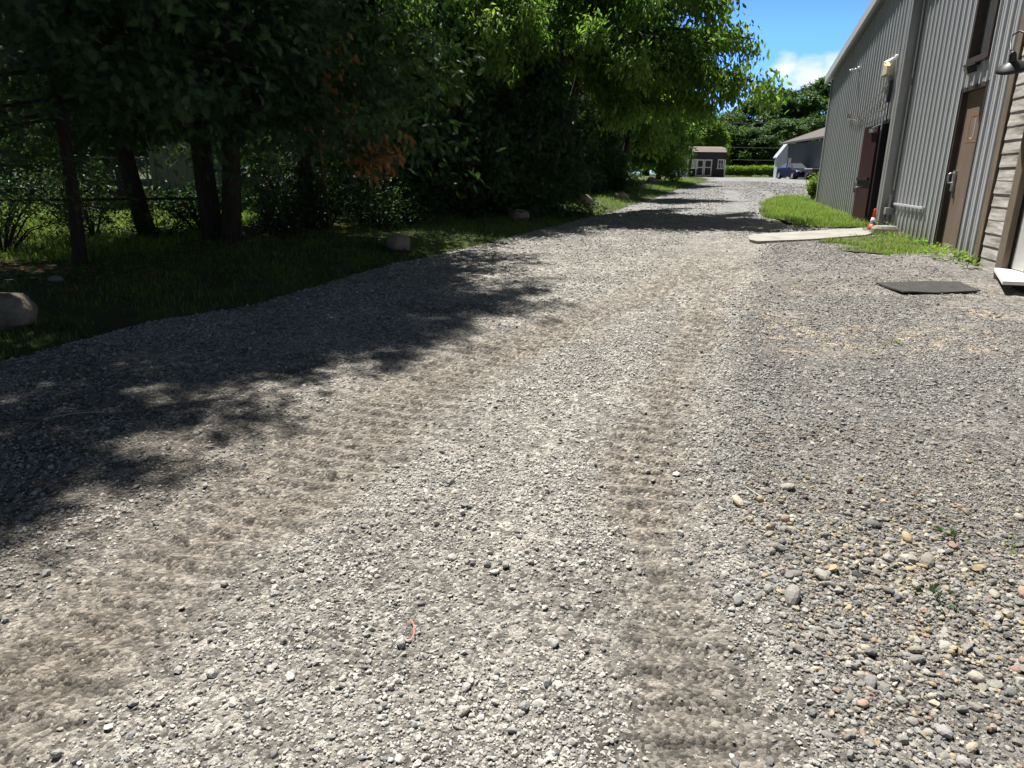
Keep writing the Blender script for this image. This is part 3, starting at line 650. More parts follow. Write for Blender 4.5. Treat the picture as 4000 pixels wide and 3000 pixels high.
foot = (8.7, 44)
ends = [(8.4, 43, 4.2), (9.4, 42.5, 4.9), (10.4, 43, 4.4), (11.2, 43.6, 3.6), (10.8, 42.6, 2.6), (9.6, 42.2, 2.9), (8.6, 42.4, 3.0), (8.2, 43, 2.0), (10.1, 42.1, 1.9), (9.0, 42, 2.0), (9.7, 44, 5.4), (11.3, 43, 2.1)]
ends = [((p[0] - 9.6) * .62 + 8.65, p[1], p[2]) for p in ends]
broadleaf('small_tree', 'small pale green weeping tree left of the brown shed', foot, off(ends, foot), off([(8.7, 44, .85), (8.7, 43.8, 1.8), (8.75, 43.5, 2.8), (8.75, 43.4, 3.8)], foot), M['lime'], 23, 55, .19, spread=.8, subs=14, hang=.9)

# bushes
def bush(name, label, pos, R, h, seed, n, leaf, m, group=None, cat='bush', z0=0):
    r = np.random.default_rng(seed); root = thing(name, label, cat, (pos[0], pos[1], gf(pos[1]) + .03), 0, group)
    mb = MB(); P, D, T = [], [], []
    ns = 16
    for k in range(ns):
        a = r.uniform(0, 2 * PI); q = r.random() ** .5; tip = np.array((math.cos(a) * R * q, math.sin(a) * R * q, h * (1.02 - .45 * q ** 2) * r.uniform(.6, 1.05)))
        mb.tube([(0, 0, -.05), tuple(tip * .5 + (0, 0, .1 * h)), tuple(tip)], [.016, .01, .003], 5, False)
        k_ = n // ns; t = r.uniform(.2, 1.05, k_)[:, None]
        P.append(tip * t + r.normal(scale=.17 * R, size=(k_, 3)) + (0, 0, .06 * h)); D.append(unit(tip) * .6 + r.normal(scale=.6, size=(k_, 3)) + (0, 0, -.25)); T.append(np.clip(r.normal(.5, .2) + r.normal(scale=.18, size=k_), 0, 1))
    P = np.concatenate(P); P[:, 2] = np.abs(P[:, 2]) + .03; D = np.concatenate(D); T = np.concatenate(T)
    V, F = leaf_instances(LEAF, LEAFF, P, D, np.array((0, 0, 1.)) + r.normal(scale=.5, size=P.shape), r.uniform(.6, 1.3, len(P)) * leaf)
    mb.build('stems', M['bark'], root); mesh_np('foliage', V, F, m, root, tint=np.repeat(T, 4))
    return root
GB = 'shrubs in the shade under the cedars'
bush('shrub', 'broad-leaved shrub in the shade between the trunk pair and the dead branch', (-3.15, 12.0), .85, 1.25, 31, 1500, .085, M['bushleaf'], GB)
bush('shrub', 'dark shrub at the foot of the slim pale stems', (-2.45, 12.6), .75, .8, 32, 1200, .07, M['bushleaf'], GB)
bush('shrub', 'low dark shrub in front of the pale fence panel', (-6.3, 13.6), .9, .6, 33, 1100, .07, M['bushleaf'], GB)
bush('shrub', 'tangled low vine shrub at the left edge in front of the sunny lawn', (-6.55, 9.0), .8, 1.1, 34, 700, .06, M['bushleaf'], GB)
bush('shrub', 'leafy shrub on the wire fence by the leaning trunk', (-5.3, 10.6), .6, .55, 35, 700, .06, M['bushleaf'], GB)
bush('shrub', 'shrub behind the pair of trunks, with a lattice strip above it', (-4.6, 13.4), .8, 1.3, 36, 1200, .085, M['bushleaf'], GB)
for k, (bx, by, R_, h_, lab) in enumerate([(-7.4, 10.2, .8, 1.25, 'dark twiggy shrub at the left end of the wire fence'), (-6.3, 10.6, .7, .9, 'dark twiggy shrub in front of the wire gate'), (-5.0, 11.4, .7, .8, 'dark low shrub left of the trunk pair'), (-7.9, 12.6, 1.0, 1.4, 'large dark shrub before the pale house'), (-3.5, 11.2, .6, .7, 'dark low shrub right of the trunk pair'), (-2.2, 11.9, .7, .8, 'dark shrub under the dead branch'), (-4.0, 12.6, .9, 1.6, 'tall dark shrub behind the right trunk of the pair')]):
    bush('shrub', lab, (bx, by), R_, h_, 340 + k, 1500, .06, M['cedar'], GB)
bush('shrub', 'low shrub behind the second boulder', (-1.9, 13.1), .8, .75, 37, 1300, .07, M['bushleaf'], GB)
bush('shrub', 'green shrub at the far corner of the grey metal building', (9.62, 23.2), .26, .9, 38, 900, .085, M['lime'])
bush('shrub', 'feathery shrub under the pale weeping tree', (9.2, 41.5), 1.0, 1.5, 39, 1500, .13, M['lime'])

# two slim pale stems left of the hedge gap
for (x0, y0, x1, y1, ztop, lab) in [(-3.05, 11.9, -3.3, 12.0, 2.6, 'left of the two slim pale stems below the dead branch'), (-2.5, 12.2, -2.4, 12.2, 1.15, 'right of the two slim pale stems below the dead branch')]:
    rt = thing('sapling', lab, 'sapling', (x0, y0, gf(y0)), 0, 'slim pale stems'); mb = MB()
    mb.tube([(0, 0, -.05), ((x1 - x0) * .4 + .01, 0, ztop * .4), (x1 - x0, y1 - y0, ztop)], [.03, .026, .018], 8)
    mb.build('stem', M['paleb'], rt, smooth=True)
    mb = MB(); mb.tube([((x1 - x0) * .6, 0, ztop * .6), ((x1 - x0) * .6 + .25, -.05, ztop * .8)], [.012, .004], 5); mb.build('twig', M['paleb'], rt)

# far trees: clumps of leafy faces on a limbed trunk
def far_crown(seed, R, h, base, n, leaf):
    r = np.random.default_rng(seed); P, Nn = [], []
    ncl = 90
    for k in range(ncl):
        u = r.random(); a = r.uniform(0, 2 * PI); z = base + (h - base) * u
        rad = R * math.sqrt(max(.05, 1 - (2 * u - .85) ** 2 / 1.35)) * r.uniform(.35, 1.0)
        c = np.array((math.cos(a) * rad, math.sin(a) * rad, z)); cs = R * r.uniform(.14, .30)
        k_ = n // ncl; d = unit(r.normal(size=(k_, 3))); d[:, 2] = np.where(d[:, 2] < -.5, -d[:, 2], d[:, 2])
        P.append(c + d * cs * r.uniform(.5, 1.15, (k_, 1)) * (1, 1, 1.0)); Nn.append(d + r.normal(scale=.5, size=(k_, 3)) + (0, 0, .4))
    P = np.concatenate(P); Nn = np.concatenate(Nn); D = r.normal(size=P.shape) + (0, 0, -.5)
    V, F = leaf_instances(LEAF2, LEAF2F, P, D, Nn, r.uniform(.6, 1.3, len(P)) * leaf)
    return V, F, np.repeat(np.clip(r.normal(.45, .25, len(P)), 0, 1), 6)
FAR = []
for k in range(4):
    V, F, T = far_crown(60 + k, 3.7, 10, .9, 16000, .40)
    o = mesh_np('crown', V, F, M['fartree'], None, tint=T); mb = MB(); trunk_tube(mb, [(0, 0, -.3), (.1, 0, 3), (-.1, .1, 6), (0, 0, 8.5)], .28, .05, 8)
    for a in range(7): mb.tube([(0, 0, 2 + a * .7), (math.cos(a * 2.4) * 1.2, math.sin(a * 2.4) * 1.2, 3.4 + a * .7), (math.cos(a * 2.4) * 2.4, math.sin(a * 2.4) * 2.4, 4.4 + a * .6)], [.09, .06, .02], 5, False)
    t = mb.build('trunk', M['bark'], None, smooth=True); FAR.append((o, t))
used_far = set()
def far_tree(x, y, s, sz, k, rot, label, group, name='broadleaf_tree', material=None):
    root = thing(name, label, 'tree', (x, y, gf(y) - .05), rot, group)
    for o in FAR[k]:
        if (k, o.name) in used_far: c = o.copy(); C.objects.link(c)
        else: c = o; used_far.add((k, o.name))
        c.parent = root; c.scale = (s, s, sz)
        if material and c.name.startswith('crown'):
            c.material_slots[0].link = 'OBJECT'; c.material_slots[0].material = material
GF = 'tall trees beyond the gravel yard'
for a in [(33.5, 118, 1.35, .92, 0, .3, 'far tree rising just right of the brown shed roof', GF), (39, 122, 1.6, 1.15, 1, 1.3, 'far round-topped tree above the clipped hedge', GF), (44.5, 125, 1.7, 1.3, 2, 2.5, 'far tall tree above the parked car', GF),
          (51, 122, 1.9, 1.45, 3, 4, 'tallest far tree, beside the metal building roof corner', GF), (28.5, 112, 1.3, .85, 1, 5, 'far tree straight behind the brown shed', GF), (47.5, 116, 1.2, .9, 0, 2, 'lower far tree behind the grey garage', GF), (41, 113, 1.2, .8, 3, 3.1, 'dark lower far tree behind the power lines', GF),
          (36.2, 112, 1.05, .66, 2, .9, 'low dark far tree right behind the clipped hedge', GF)]: far_tree(*a)
far_tree(24.2, 98, 1.05, .78, 2, 1, 'pale green tree behind the shed, left of the far dark trees', GF, material=M['lime'])
far_tree(19.5, 95, 1.2, .95, 0, 2, 'green tree behind the left end of the shed', GF, material=M['maple'])
far_tree(13.5, 75, 1.2, .9, 3, 5.5, 'green tree behind the weeping tree', GF, material=M['maple'])
far_tree(26.7, 100, .7, .52, 1, 3, 'bright young tree at the right end of the shed', GF, material=M['lime'])
far_tree(22.5, 36.0, .85, .98, 1, 3, 'tree behind the grey metal building, only its top twigs over the roof edge', None)
GL = 'trees behind the house and fence on the left'
for a in [(-23, 31, 1.3, 1.1, 2, .2, 'dark tree behind the left house'), (-15.5, 33, 1.2, 1.05, 0, 1.2, 'dark tree behind the wire gate'), (-9.5, 29, 1.2, 1.1, 1, 2.2, 'dark tree behind the pale fence panel'), (-5, 27, 1.1, 1.0, 3, 3.3, 'dark tree seen between the trunk pair and the dead branch'), (-2.2, 24.5, .9, 1.0, 2, 4.4, 'dark tree behind the full-skirted cedars'), (-12, 40, 1.4, 1.3, 3, 5.2, 'tall dark tree farthest back on the left'), (1, 32, 1.1, 1.0, 0, 3.2, 'dark tree behind the low cedars'), (5.5, 40, 1.1, .9, 1, .7, 'dark tree behind the end of the hedge')]:
    far_tree(*a, GL)

# clipped hedge at the end of the yard
def hedge():
    r = np.random.default_rng(71); n = 9000
    P = np.stack([r.uniform(0, 10.5, n), r.uniform(-.6, .6, n), r.uniform(.1, 1, n) ** .7 * 1.25], 1); P[:, 2] *= 1 + .22 * (noise(P[:, 0] * 1.2, P[:, 1], 3) - .5)
    root = thing('hedge', 'yellow-green clipped hedge along the end of the gravel yard', 'hedge', (25.3, 88, gf(88)), 0)
    V, F = leaf_instances(LEAF, LEAFF, P, r.normal(size=P.shape) + (0, 0, .2), np.array((0, -.3, .8)) + r.normal(scale=.6, size=P.shape), r.uniform(.6, 1.3, n) * .26)
    mesh_np('foliage', V, F, M['lime'], root, tint=np.repeat(np.clip(P[:, 2] / 1.5 + r.normal(scale=.15, size=n), 0, 1), 4))
    mb = MB()
    for k in range(20): mb.tube([(k * .54 + .1, 0, -.1), (k * .54 + .15, .05, .8)], [.03, .012], 5)
    mb.build('stems', M['bark'], root)
hedge()

# ------------------------------------------------------------------ grass
def blades(name, label, x, y, z, hgt, rng, wid=.006, bright=0.):
    n = len(x); T = np.array([(-.5, 0, 0), (.5, 0, 0), (-.32, .55, .10), (.32, .55, .10), (0, 1, .42)]); TF = np.array([(0, 1, 3, 2)]); TF2 = np.array([(2, 3, 4)])
    a = rng.uniform(0, 2 * PI, n); lean = rng.uniform(.1, 1.0, n)
    ca, sa = np.cos(a), np.sin(a)
    wx = T[None, :, 0] * (wid * rng.uniform(.7, 1.5, n))[:, None]; hy = T[None, :, 1] * hgt[:, None]; by = T[None, :, 2] * (hgt * lean * 1.6)[:, None]
    V = np.stack([x[:, None] + ca[:, None] * wx - sa[:, None] * by, y[:, None] + sa[:, None] * wx + ca[:, None] * by, z[:, None] + hy], 2).reshape(-1, 3)
    b = np.arange(n)[:, None] * 5
    F = np.concatenate([np.stack([b[:, 0], b[:, 0] + 1, b[:, 0] + 3], 1), np.stack([b[:, 0], b[:, 0] + 3, b[:, 0] + 2], 1), np.stack([b[:, 0] + 2, b[:, 0] + 3, b[:, 0] + 4], 1)])
    t = np.clip(rng.normal(.42 + bright, .2, n), 0, 1)
    o = mesh_np(name, V, F, M['grass'], tint=np.repeat(t, 5)); return tag(o, label, 'grass', kind='stuff')
rg = np.random.default_rng(9)
def verge_pts(y0, y1, dens, wmax, rng):
    n = int((y1 - y0) * wmax * dens); y = rng.uniform(y0, y1, n); e = rng.uniform(-.12, wmax, n) ; x = edge_x(y) - e
    keep = np.clip(fbm(x * 1.4, y * 1.4, 131) * 2.6 - .45, .05, 1) * np.clip((e + .15) / .35, .12, 1); m = rng.random(n) < keep
    return x[m], y[m]
x, y = verge_pts(3.4, 16, 1150, 3.4, rg); blades('verge_grass', 'short grass of the shaded verge between the lane and the cedars', x, y, land_h(x, y) - .01, rg.uniform(.025, .085, len(x)), rg)
x, y = verge_pts(16, 46, 260, 4.2, rg); blades('far_verge_grass', 'grass of the verge farther up, by the small boulders', x, y, land_h(x, y) - .01, rg.uniform(.05, .13, len(x)), rg, .011, .1)
def ground_cover(name, label, cat, n, leaf, m, e0, e1, y0, y1, up_, seed, per):
    r = np.random.default_rng(seed); y = r.uniform(y0, y1, n); x = edge_x(y) - r.uniform(e0, e1, n); k = r.random(n) < np.clip(fbm(x * 1.1, y * 1.1, seed) * 3 - .8, .08, 1); x, y = x[k], y[k]; n = len(x)
    x = np.repeat(x, per) + r.normal(scale=.035, size=n * per); y = np.repeat(y, per) + r.normal(scale=.035, size=n * per)
    P = np.stack([x, y, land_h(x, y) + r.uniform(.008, .05, n * per) * up_], 1); a = r.uniform(0, 2 * PI, n * per); D = np.stack([np.cos(a), np.sin(a), r.uniform(-.1, .7, n * per) * up_], 1)
    V, F = leaf_instances(LEAF, LEAFF, P, D, np.array((0, 0, 1.)) + r.normal(scale=.3, size=P.shape), r.uniform(.6, 1.4, n * per) * leaf)
    tag(mesh_np(name, V, F, m, tint=np.repeat(r.random(n * per), 4)), label, cat, kind='stuff')
ground_cover('verge_weeds', 'low broad-leaved weeds scattered through the verge grass', 'weeds', 900, .05, M['bushleaf'], -.05, 3.0, 3.6, 20, 1.0, 501, 7)
ground_cover('leaf_litter', 'brown fallen leaves and dead sprays under the cedars', 'leaf litter', 2600, .05, M['deadcedar'], 1.6, 4.2, 4, 20, .12, 502, 3)
ground_cover('edge_weeds', 'small weeds creeping into the stones along the lane edge', 'weeds', 260, .035, M['bushleaf'], -.35, .1, 3.6, 20, .8, 503, 6)
n = 60000; x = rg.uniform(-14, -4.6, n); y = rg.uniform(8, 19, n); m = x < edge_x(y) - 3.2; x, y = x[m], y[m]
blades('lawn_grass', 'sunlit lawn grass of the back garden beyond the cedar trunks', x, y, land_h(x, y) - .01, rg.uniform(.05, .12, len(x)), rg, .011, .15)

def in_poly(x, y, P):
    c = np.zeros(len(x), bool); n = len(P)
    for i in range(n):
        x0, y0 = P[i]; x1, y1 = P[(i + 1) % n]
        k = ((y0 > y) != (y1 > y)) & (x < (x1 - x0) * (y - y0) / (y1 - y0 + 1e-12) + x0); c ^= k
    return c
def patch(name, label, P, dens, hmin, hmax, seed, name2):
    r = np.random.default_rng(seed); P = np.array(P, float); (x0, y0), (x1, y1) = P.min(0), P.max(0)
    hf = lambda x, y: g(y) + .035 + .025 * (fbm(x * 2, y * 2, seed) - .3)
    sheet(name2, np.arange(x0 - .1, x1 + .1, .09), np.arange(y0 - .1, y1 + .1, .09), hf, M['soil'], keep=lambda x, y: in_poly(x + .2 * (noise(x * 3, y * 3, 5) - .5), y + .3 * (noise(x * 3, y * 3, 6) - .5), P))
    n = int((x1 - x0) * (y1 - y0) * dens); x = r.uniform(x0 - .2, x1 + .2, n); y = r.uniform(y0 - .2, y1 + .2, n)
    m = in_poly(x + .5 * (noise(x * 2.2, y * 2.2, 5) - .5), y + .7 * (noise(x * 2.2, y * 2.2, 6) - .5), P) & (r.random(n) < np.clip(fbm(x * 1.7, y * 1.7, seed + 3) * 3 - .55, .06, 1))
    x, y = x[m], y[m]; blades(name, label, x, y, hf(x, y) - .01, r.uniform(hmin, hmax, len(x)), r, .010, .18)
patch('grass_patch', 'bright sunlit grass patch by the far end of the metal building', [(5.75, 14.4), (5.9, 16.4), (6.9, 20.0), (8.4, 23.6), (9.5, 25.6), (10.4, 25.8), (9.3, 22.2), (8.2, 18.0), (7.45, 14.7), (6.9, 14.25)], 1500, .05, .16, 201, 'patch_soil')
patch('grass_patch', 'thin sunlit grass strip between the concrete walk and the gravel', [(5.0, 11.9), (6.3, 12.75), (7.0, 13.6), (6.95, 12.3), (6.6, 10.9), (6.1, 10.6), (5.4, 10.35), (4.9, 10.6), (5.5, 11.3)], 1400, .03, .10, 202, 'strip_soil')
patch('grass_patch', 'grass of the sunny lawn in front of the brown shed', [(6.8, 31), (10.1, 41.0), (12.6, 48.2), (15.5, 60), (13, 62), (8, 55), (4, 38), (3.6, 31)], 60, .08, .2, 203, 'lawn_soil')
patch('grass_patch', 'strip of grass under the clipped hedge', [(24, 83.5), (34, 82), (36, 87), (24, 87.5)], 60, .08, .2, 204, 'hedge_soil')

# low weeds with broad leaves along the building and in the pebbles
def weed(label, x, y, R, h, n, leaf, seed, z=None, group=None):
    r = np.random.default_rng(seed); root = thing('weed', label, 'weed', (x, y, (gf(y) if z is None else z)), 0, group)
    a = r.uniform(0, 2 * PI, n); q = r.random(n) ** .6 * R
    P = np.stack([np.cos(a) * q, np.sin(a) * q, h * r.uniform(.1, 1, n) * (1 - .5 * q / R)], 1)
    D = np.stack([np.cos(a), np.sin(a), r.uniform(-.1, 1.1, n)], 1) + r.normal(scale=.3, size=(n, 3))
    V, F = leaf_instances(LEAF, LEAFF, P, D, np.array((0, 0, 1.)) + r.normal(scale=.3, size=P.shape), r.uniform(.6, 1.3, n) * leaf)
    mesh_np('leaves', V, F, M['lime'] if seed % 2 else M['bushleaf'], root, tint=np.repeat(r.random(n), 4))
    mb = MB(); mb.tube([(0, 0, -.02), (.01, 0, h * .7)], [.006, .003], 5); mb.build('stem', M['bushleaf'] if False else M['paleb'], root)
# ------------------------------------------------------------------ the metal building (s along wall, z height, o out towards the lane)
P0 = Vector((6.62, 11.0, 0)); Lw = math.hypot(.245, 1); DS = Vector((.245 / Lw, 1 / Lw, 0)); DN = Vector((-1 / Lw, .245 / Lw, 0))
WM = Matrix((( -DN.x, DS.x, 0, P0.x), (-DN.y, DS.y, 0, P0.y), (0, 0, 1, 0), (0, 0, 0, 1)))   # local x = into the building, y = along wall
def Wp(s, z, o=0): return P0 + DS * s + DN * o + Vector((0, 0, z))
def wbox(mb, s0, s1, z0, z1, o0, o1): return mb.box(-o1, -o0, s0, s1, z0, z1)
root = thing('metal_building', 'long grey ribbed metal building along the right side of the lane', 'building', P0)
root.matrix_world = WM
def part(mb, name, m, parent=None, **k): return mb.build(name, m, parent or root, **k)
PITCH = .235
def rib(s):
    """panel profile: tall trapezoid rib and two low ones per pitch"""
    u = (s / PITCH) % 1.0
    def trap(c, w, t, h):
        d = abs(u - c); return 0 if d > w / 2 else h * min(1, (w / 2 - d) / t)
    return trap(.16, .26, .06, .026) + trap(.5, .10, .03, .007) + trap(.76, .10, .03, .007)
def ribbed(s0, s1, z0f, ztf, o, holes):
    ks = sorted(set([s0, s1] + [h for H_ in holes for h in H_[:2]] + [k * PITCH + f * PITCH for k in range(int(s0 / PITCH) - 1, int(s1 / PITCH) + 2) for f in (.03, .09, .23, .29, .45, .475, .525, .55, .71, .735, .785, .81) if s0 < k * PITCH + f * PITCH < s1]))
    vs, fs = [], []
    for a, b in zip(ks[:-1], ks[1:]):
        if b - a < 1e-5: continue
        mid_ = (a + b) / 2; cuts = [(z0f(mid_), None)]
        segs = [(-.35, None)]
        spans = []; lo = None
        hs = sorted([(h[2], h[3]) for h in holes if h[0] <= mid_ <= h[1]])
        cur = 'base'
        prev = 'base'
        for (hz0, hz1) in hs: spans.append((prev, hz0)); prev = hz1
        spans.append((prev, 'top'))
        ra, rb = rib(a + 1e-6), rib(b - 1e-6)
        for (q0, q1) in spans:
            za0 = z0f(a) if q0 == 'base' else q0; zb0 = z0f(b) if q0 == 'base' else q0
            za1 = ztf(a) if q1 == 'top' else q1; zb1 = ztf(b) if q1 == 'top' else q1
            if za1 - za0 < .01: continue
            n = len(vs); vs += [(-o - ra, a, za0), (-o - rb, b, zb0), (-o - rb, b, zb1), (-o - ra, a, za1)]; fs.append((n, n + 3, n + 2, n + 1))
    return MB().add(vs, fs)
gy = lambda s: gf(11 + s * DS.y)
zb = lambda s: gy(s) + .02
RK = lambda s: 4.06 + (10.45 - s) * .187             # underside of the rake over the left section
# right section with brown door and window
door_h = (-.73, .26, -1, 2.70)
win_h = (-.60, .16, 3.08, 4.6)
part(ribbed(-1.50, 3.16, zb, lambda s: RK(s) - .04, 0, [door_h, win_h]), 'wall', M['metal'])
# left section, projecting slightly, with the doorway
dw = (3.36, 3.97, -1, 2.44)
part(ribbed(3.16, 10.5, zb, lambda s: RK(s) - .03, .18, [dw]), 'wall', M['metal'])
mb = MB(); wbox(mb, 3.02, 3.155, .2, RK(3.1) - .06, .005, .215); part(mb, 'corner_trim', M['trim'])
mb = MB(); wbox(mb, 3.155, 3.30, .2, RK(3.2) - .06, .209, .222); part(mb, 'corner_trim', M['trim'])
mb = MB(); wbox(mb, 10.42, 10.56, .3, RK(10.5) - .03, .19, .235); part(mb, 'corner_trim', M['trim'])
mb = MB(); mb.box(-.18, .3, 10.505, 10.56, .3, RK(10.5) - .05); part(mb, 'corner_return', M['trim'])
# far side, roof and rear so the block is whole
mb = MB(); zt = RK(10.5) - .05
mb.add([(-.16, 10.5, .1), (16, 10.5, .1), (16, 10.5, zt), (-.16, 10.5, zt)], [(0, 1, 2, 3)])
mb.add([(16, -2.5, .1), (16, 10.5, .1), (16, 10.5, zt), (16, -2.5, RK(-2.5))], [(0, 1, 2, 3)])
part(mb, 'rear_wall', M['metal'])
# roof slab and rake fascia
def slab(mb, pts_s, x0, x1, th):
    vs = []
    for s, z in pts_s:
        vs += [(x0, s, z), (x1, s, z), (x1, s, z + th), (x0, s, z + th)]
    n = len(pts_s); fs = [(0, 1, 2, 3), ((n - 1) * 4 + 3, (n - 1) * 4 + 2, (n - 1) * 4 + 1, (n - 1) * 4)]
    for i in range(n - 1):
        a = i * 4; b = a + 4
        fs += [(a, b, b + 1, a + 1), (a + 1, b + 1, b + 2, a + 2), (a + 2, b + 2, b + 3, a + 3), (a + 3, b + 3, b, a)]
    mb.add(vs, fs)
mb = MB(); slab(mb, [(10.75, RK(10.75) + .02), (-6, RK(-6) + .02)], -.30, 16.2, .10); part(mb, 'roof', M['trim'])
mb = MB(); slab(mb, [(10.78, RK(10.78) - .05), (-6, RK(-6) - .05)], -.375, -.303, .22); part(mb, 'rake_fascia', M['fascia'])
# boards section: weathered clapboards
brd = MB(); z = .12; k = 0
BS0, BS1 = -2.34, -1.70
while z < 4.6:
    hh = .163 * random.uniform(.96, 1.04)
    t0 = .012 + random.uniform(-.003, .006)
    brd.add([(-t0 - .008, BS0, z), (-t0 - .008 - random.uniform(-.003, .004), BS1, z - random.uniform(0, .006)), (-t0 + .004, BS1, z + hh + .012), (-t0 + .004, BS0, z + hh + .012), (.0, BS0, z), (0, BS1, z)], [(0, 3, 2, 1), (0, 1, 5, 4)])
    z += hh
part(brd, 'weathered_boards', M['wood'])
mb = MB(); wbox(mb, -2.6, -1.5, -.1, 4.6, -.1, -.01); part(mb, 'board_backing', M['dark'])
mb = MB(); wbox(mb, -1.66, -1.502, .1, 4.7, .002, .04); part(mb, 'corner_post', M['post'], bevel=.006)
mb = MB(); wbox(mb, -2.54, -2.345, .1, 4.7, .002, .075); part(mb, 'door_post', M['post'], bevel=.008)
# pale sliding door leaf and its frame at the picture edge
pd = MB(); wbox(pd, -2.93, -2.55, .40, 3.6, -.05, -.01); pdo = part(pd, 'pale_door', M['panel'], bevel=.004)
pf = MB(); wbox(pf, -3.9, -2.96, .40, 3.6, -.07, -.025); pf.build('inner_panel', M['panel'], pdo)
pj = MB(); wbox(pj, -2.96, -2.93, .40, 3.6, -.09, -.05); pj.build('shadow_gap', M['black'], pdo)
mb = MB(); wbox(mb, -6, -3.9, -.1, 4.6, -.04, .0); part(mb, 'near_wall', M['metal'])
# brown door
fr = MB(); z0 = gy(-.2) - .05
wbox(fr, .205, .262, z0, 2.72, -.13, .012); wbox(fr, -.735, -.69, z0, 2.72, -.13, .012); wbox(fr, -.69, .205, 2.65, 2.72, -.13, .012)
dfr = part(fr, 'door_frame', M['brownframe'], bevel=.004)
dl_ = MB(); wbox(dl_, -.687, .202, z0 + .05, 2.647, -.11, -.065); dleaf = part(dl_, 'brown_door', M['brown'], bevel=.003)
rs = MB()
def ring(mb, s0, s1, z0, z1, w_, o0, o1):
    wbox(mb, s0, s1, z0, z0 + w_, o0, o1); wbox(mb, s0, s1, z1 - w_, z1, o0, o1); wbox(mb, s0, s0 + w_, z0 + w_, z1 - w_, o0, o1); wbox(mb, s1 - w_, s1, z0 + w_, z1 - w_, o0, o1)
ring(rs, -.50, -.06, 1.93, 2.34, .05, -.065, -.0625); rs.build('rust_outline', M['rust'], dleaf)
st = MB(); wbox(st, -.32, -.30, 2.0, 2.26, -.065, -.0622); wbox(st, -.28, -.2, 1.98, 2.0, -.065, -.0622); st.build('paint_scrape', M['panel'], dleaf)
hd = MB(); hd.tube([(.06, .08, 1.36), (-.02, .08, 1.36), (-.03, .08, 1.38), (-.035, .08, 1.44), (-.03, .08, 1.49), (-.01, .08, 1.5), (.06, .08, 1.5)], .013, 8)
hd.box(.03, .064, .04, .12, 1.24, 1.54)
hdo = hd.build('door_handle', M['steel'], dleaf, bevel=.004)
th_ = MB(); wbox(th_, -.73, .26, z0 - .1, z0 + .05, -.15, .04); part(th_, 'threshold', M['concrete'])
# window over the door
fr = MB(); ring(fr, -.63, .19, 3.02, 4.62, .075, -.09, .05); wf = part(fr, 'window', M['brownframe'], bevel=.004)
gl = MB(); wbox(gl, -.553, .113, 3.097, 4.543, -.075, -.06); gl.build('pane', M['glass'], wf)
sh = MB(); wbox(sh, -.64, .2, 3.0, 3.02, -.02, .075); sh.build('sill', M['brownframe'], wf)
dk = MB(); wbox(dk, -.62, .18, 2.98, 4.6, -.2, -.1); wbox(dk, -.75, .28, .1, 2.75, -.25, -.16); part(dk, 'dark_backing', M['dark'])
# rail on the wall
mb = MB(); wbox(mb, .98, 2.84, .925, .965, .030, .062)
for s in (1.1, 1.9, 2.7): wbox(mb, s, s + .04, .93, .96, .0, .03)
part(mb, 'wall_rail', M['fascia'], bevel=.004)
# doorway and its maroon door, opened back against the wall
mb = MB(); wbox(mb, 3.30, 3.36, .3, 2.50, -.05, .212); wbox(mb, 3.97, 4.03, .3, 2.50, -.05, .195); wbox(mb, 3.36, 3.97, 2.44, 2.50, -.05, .212); part(mb, 'doorway_frame', M['black'])  # frame coloured black to read as part of the unlit opening
mb = MB(); wbox(mb, 3.2, 4.1, .2, 2.6, -.9, -.85); wbox(mb, 3.2, 3.24, .2, 2.6, -.85, -.06); wbox(mb, 4.06, 4.1, .2, 2.6, -.85, -.06); wbox(mb, 3.24, 4.06, 2.55, 2.6, -.85, -.06); part(mb, 'doorway_interior', M['dark'])
hinge = Matrix.Translation((-.225, 3.98, 0)) @ Matrix.Rotation(math.radians(6), 4, 'Z')
dm = MB(); dm.box(-.045, 0, .0, .80, .40, 2.43, hinge); dmo = part(dm, 'maroon_door', M['maroon'], bevel=.003)
tr_ = MB(); tr_.box(-.047, .002, .801, .835, .40, 2.43, hinge); tr_.build('door_edge', M['trim'], dmo)
cl = MB(); cl.box(-.10, -.047, .05, .35, 2.30, 2.37, hinge); cl.tube([hinge @ Vector((-.09, .1, 2.33)), hinge @ Vector((-.2, -.15, 2.36)), hinge @ Vector((-.12, -.35, 2.42))], .012, 6); cl.build('door_closer', M['steel'], dmo)
pb = MB(); pb.box(-.09, -.047, .08, .74, 1.36, 1.41, hinge); pb.build('push_bar', M['black'], dmo)
kn = MB(); kn.tube([hinge @ Vector((-.047, .70, 1.2)), hinge @ Vector((-.10, .70, 1.2))], .022, 10); kn.build('door_knob', M['steel'], dmo); kn = MB(); kn.tube([hinge @ Vector((-.02, .835, 1.22)), hinge @ Vector((-.02, .90, 1.22))], .02, 8); kn.box(-.08, .02, .86, .89, 1.1, 1.32, hinge); kn.build('door_handle', M['steel'], dmo)
# downspout beside the corner
mb = MB(); mb.tube([(-.06, 2.93, 4.6), (-.06, 2.93, 3.18)], .014, 8); mb.tube([(-.06, 2.93, 3.05), (-.06, 2.93, 1.2)], .014, 8); part(mb, 'conduit', M['fascia'])
# concrete footing strip
mb = MB()
for i in range(10):
    s0 = -1.4 + i * 1.19; wbox(mb, s0, s0 + 1.19, -.2, gy(s0 + .6) + .035, -.1, .03 if s0 < 3.1 else .2)
part(mb, 'footing', M['concrete'])

def wall_thing(name, label, cat, s, z, o=0, group=None):
    t = bpy.data.objects.new(name, None); t.empty_display_size = .1; link(t); tag(t, label, cat, group)
    t.matrix_world = WM @ Matrix.Translation((-o, s, z)); return t
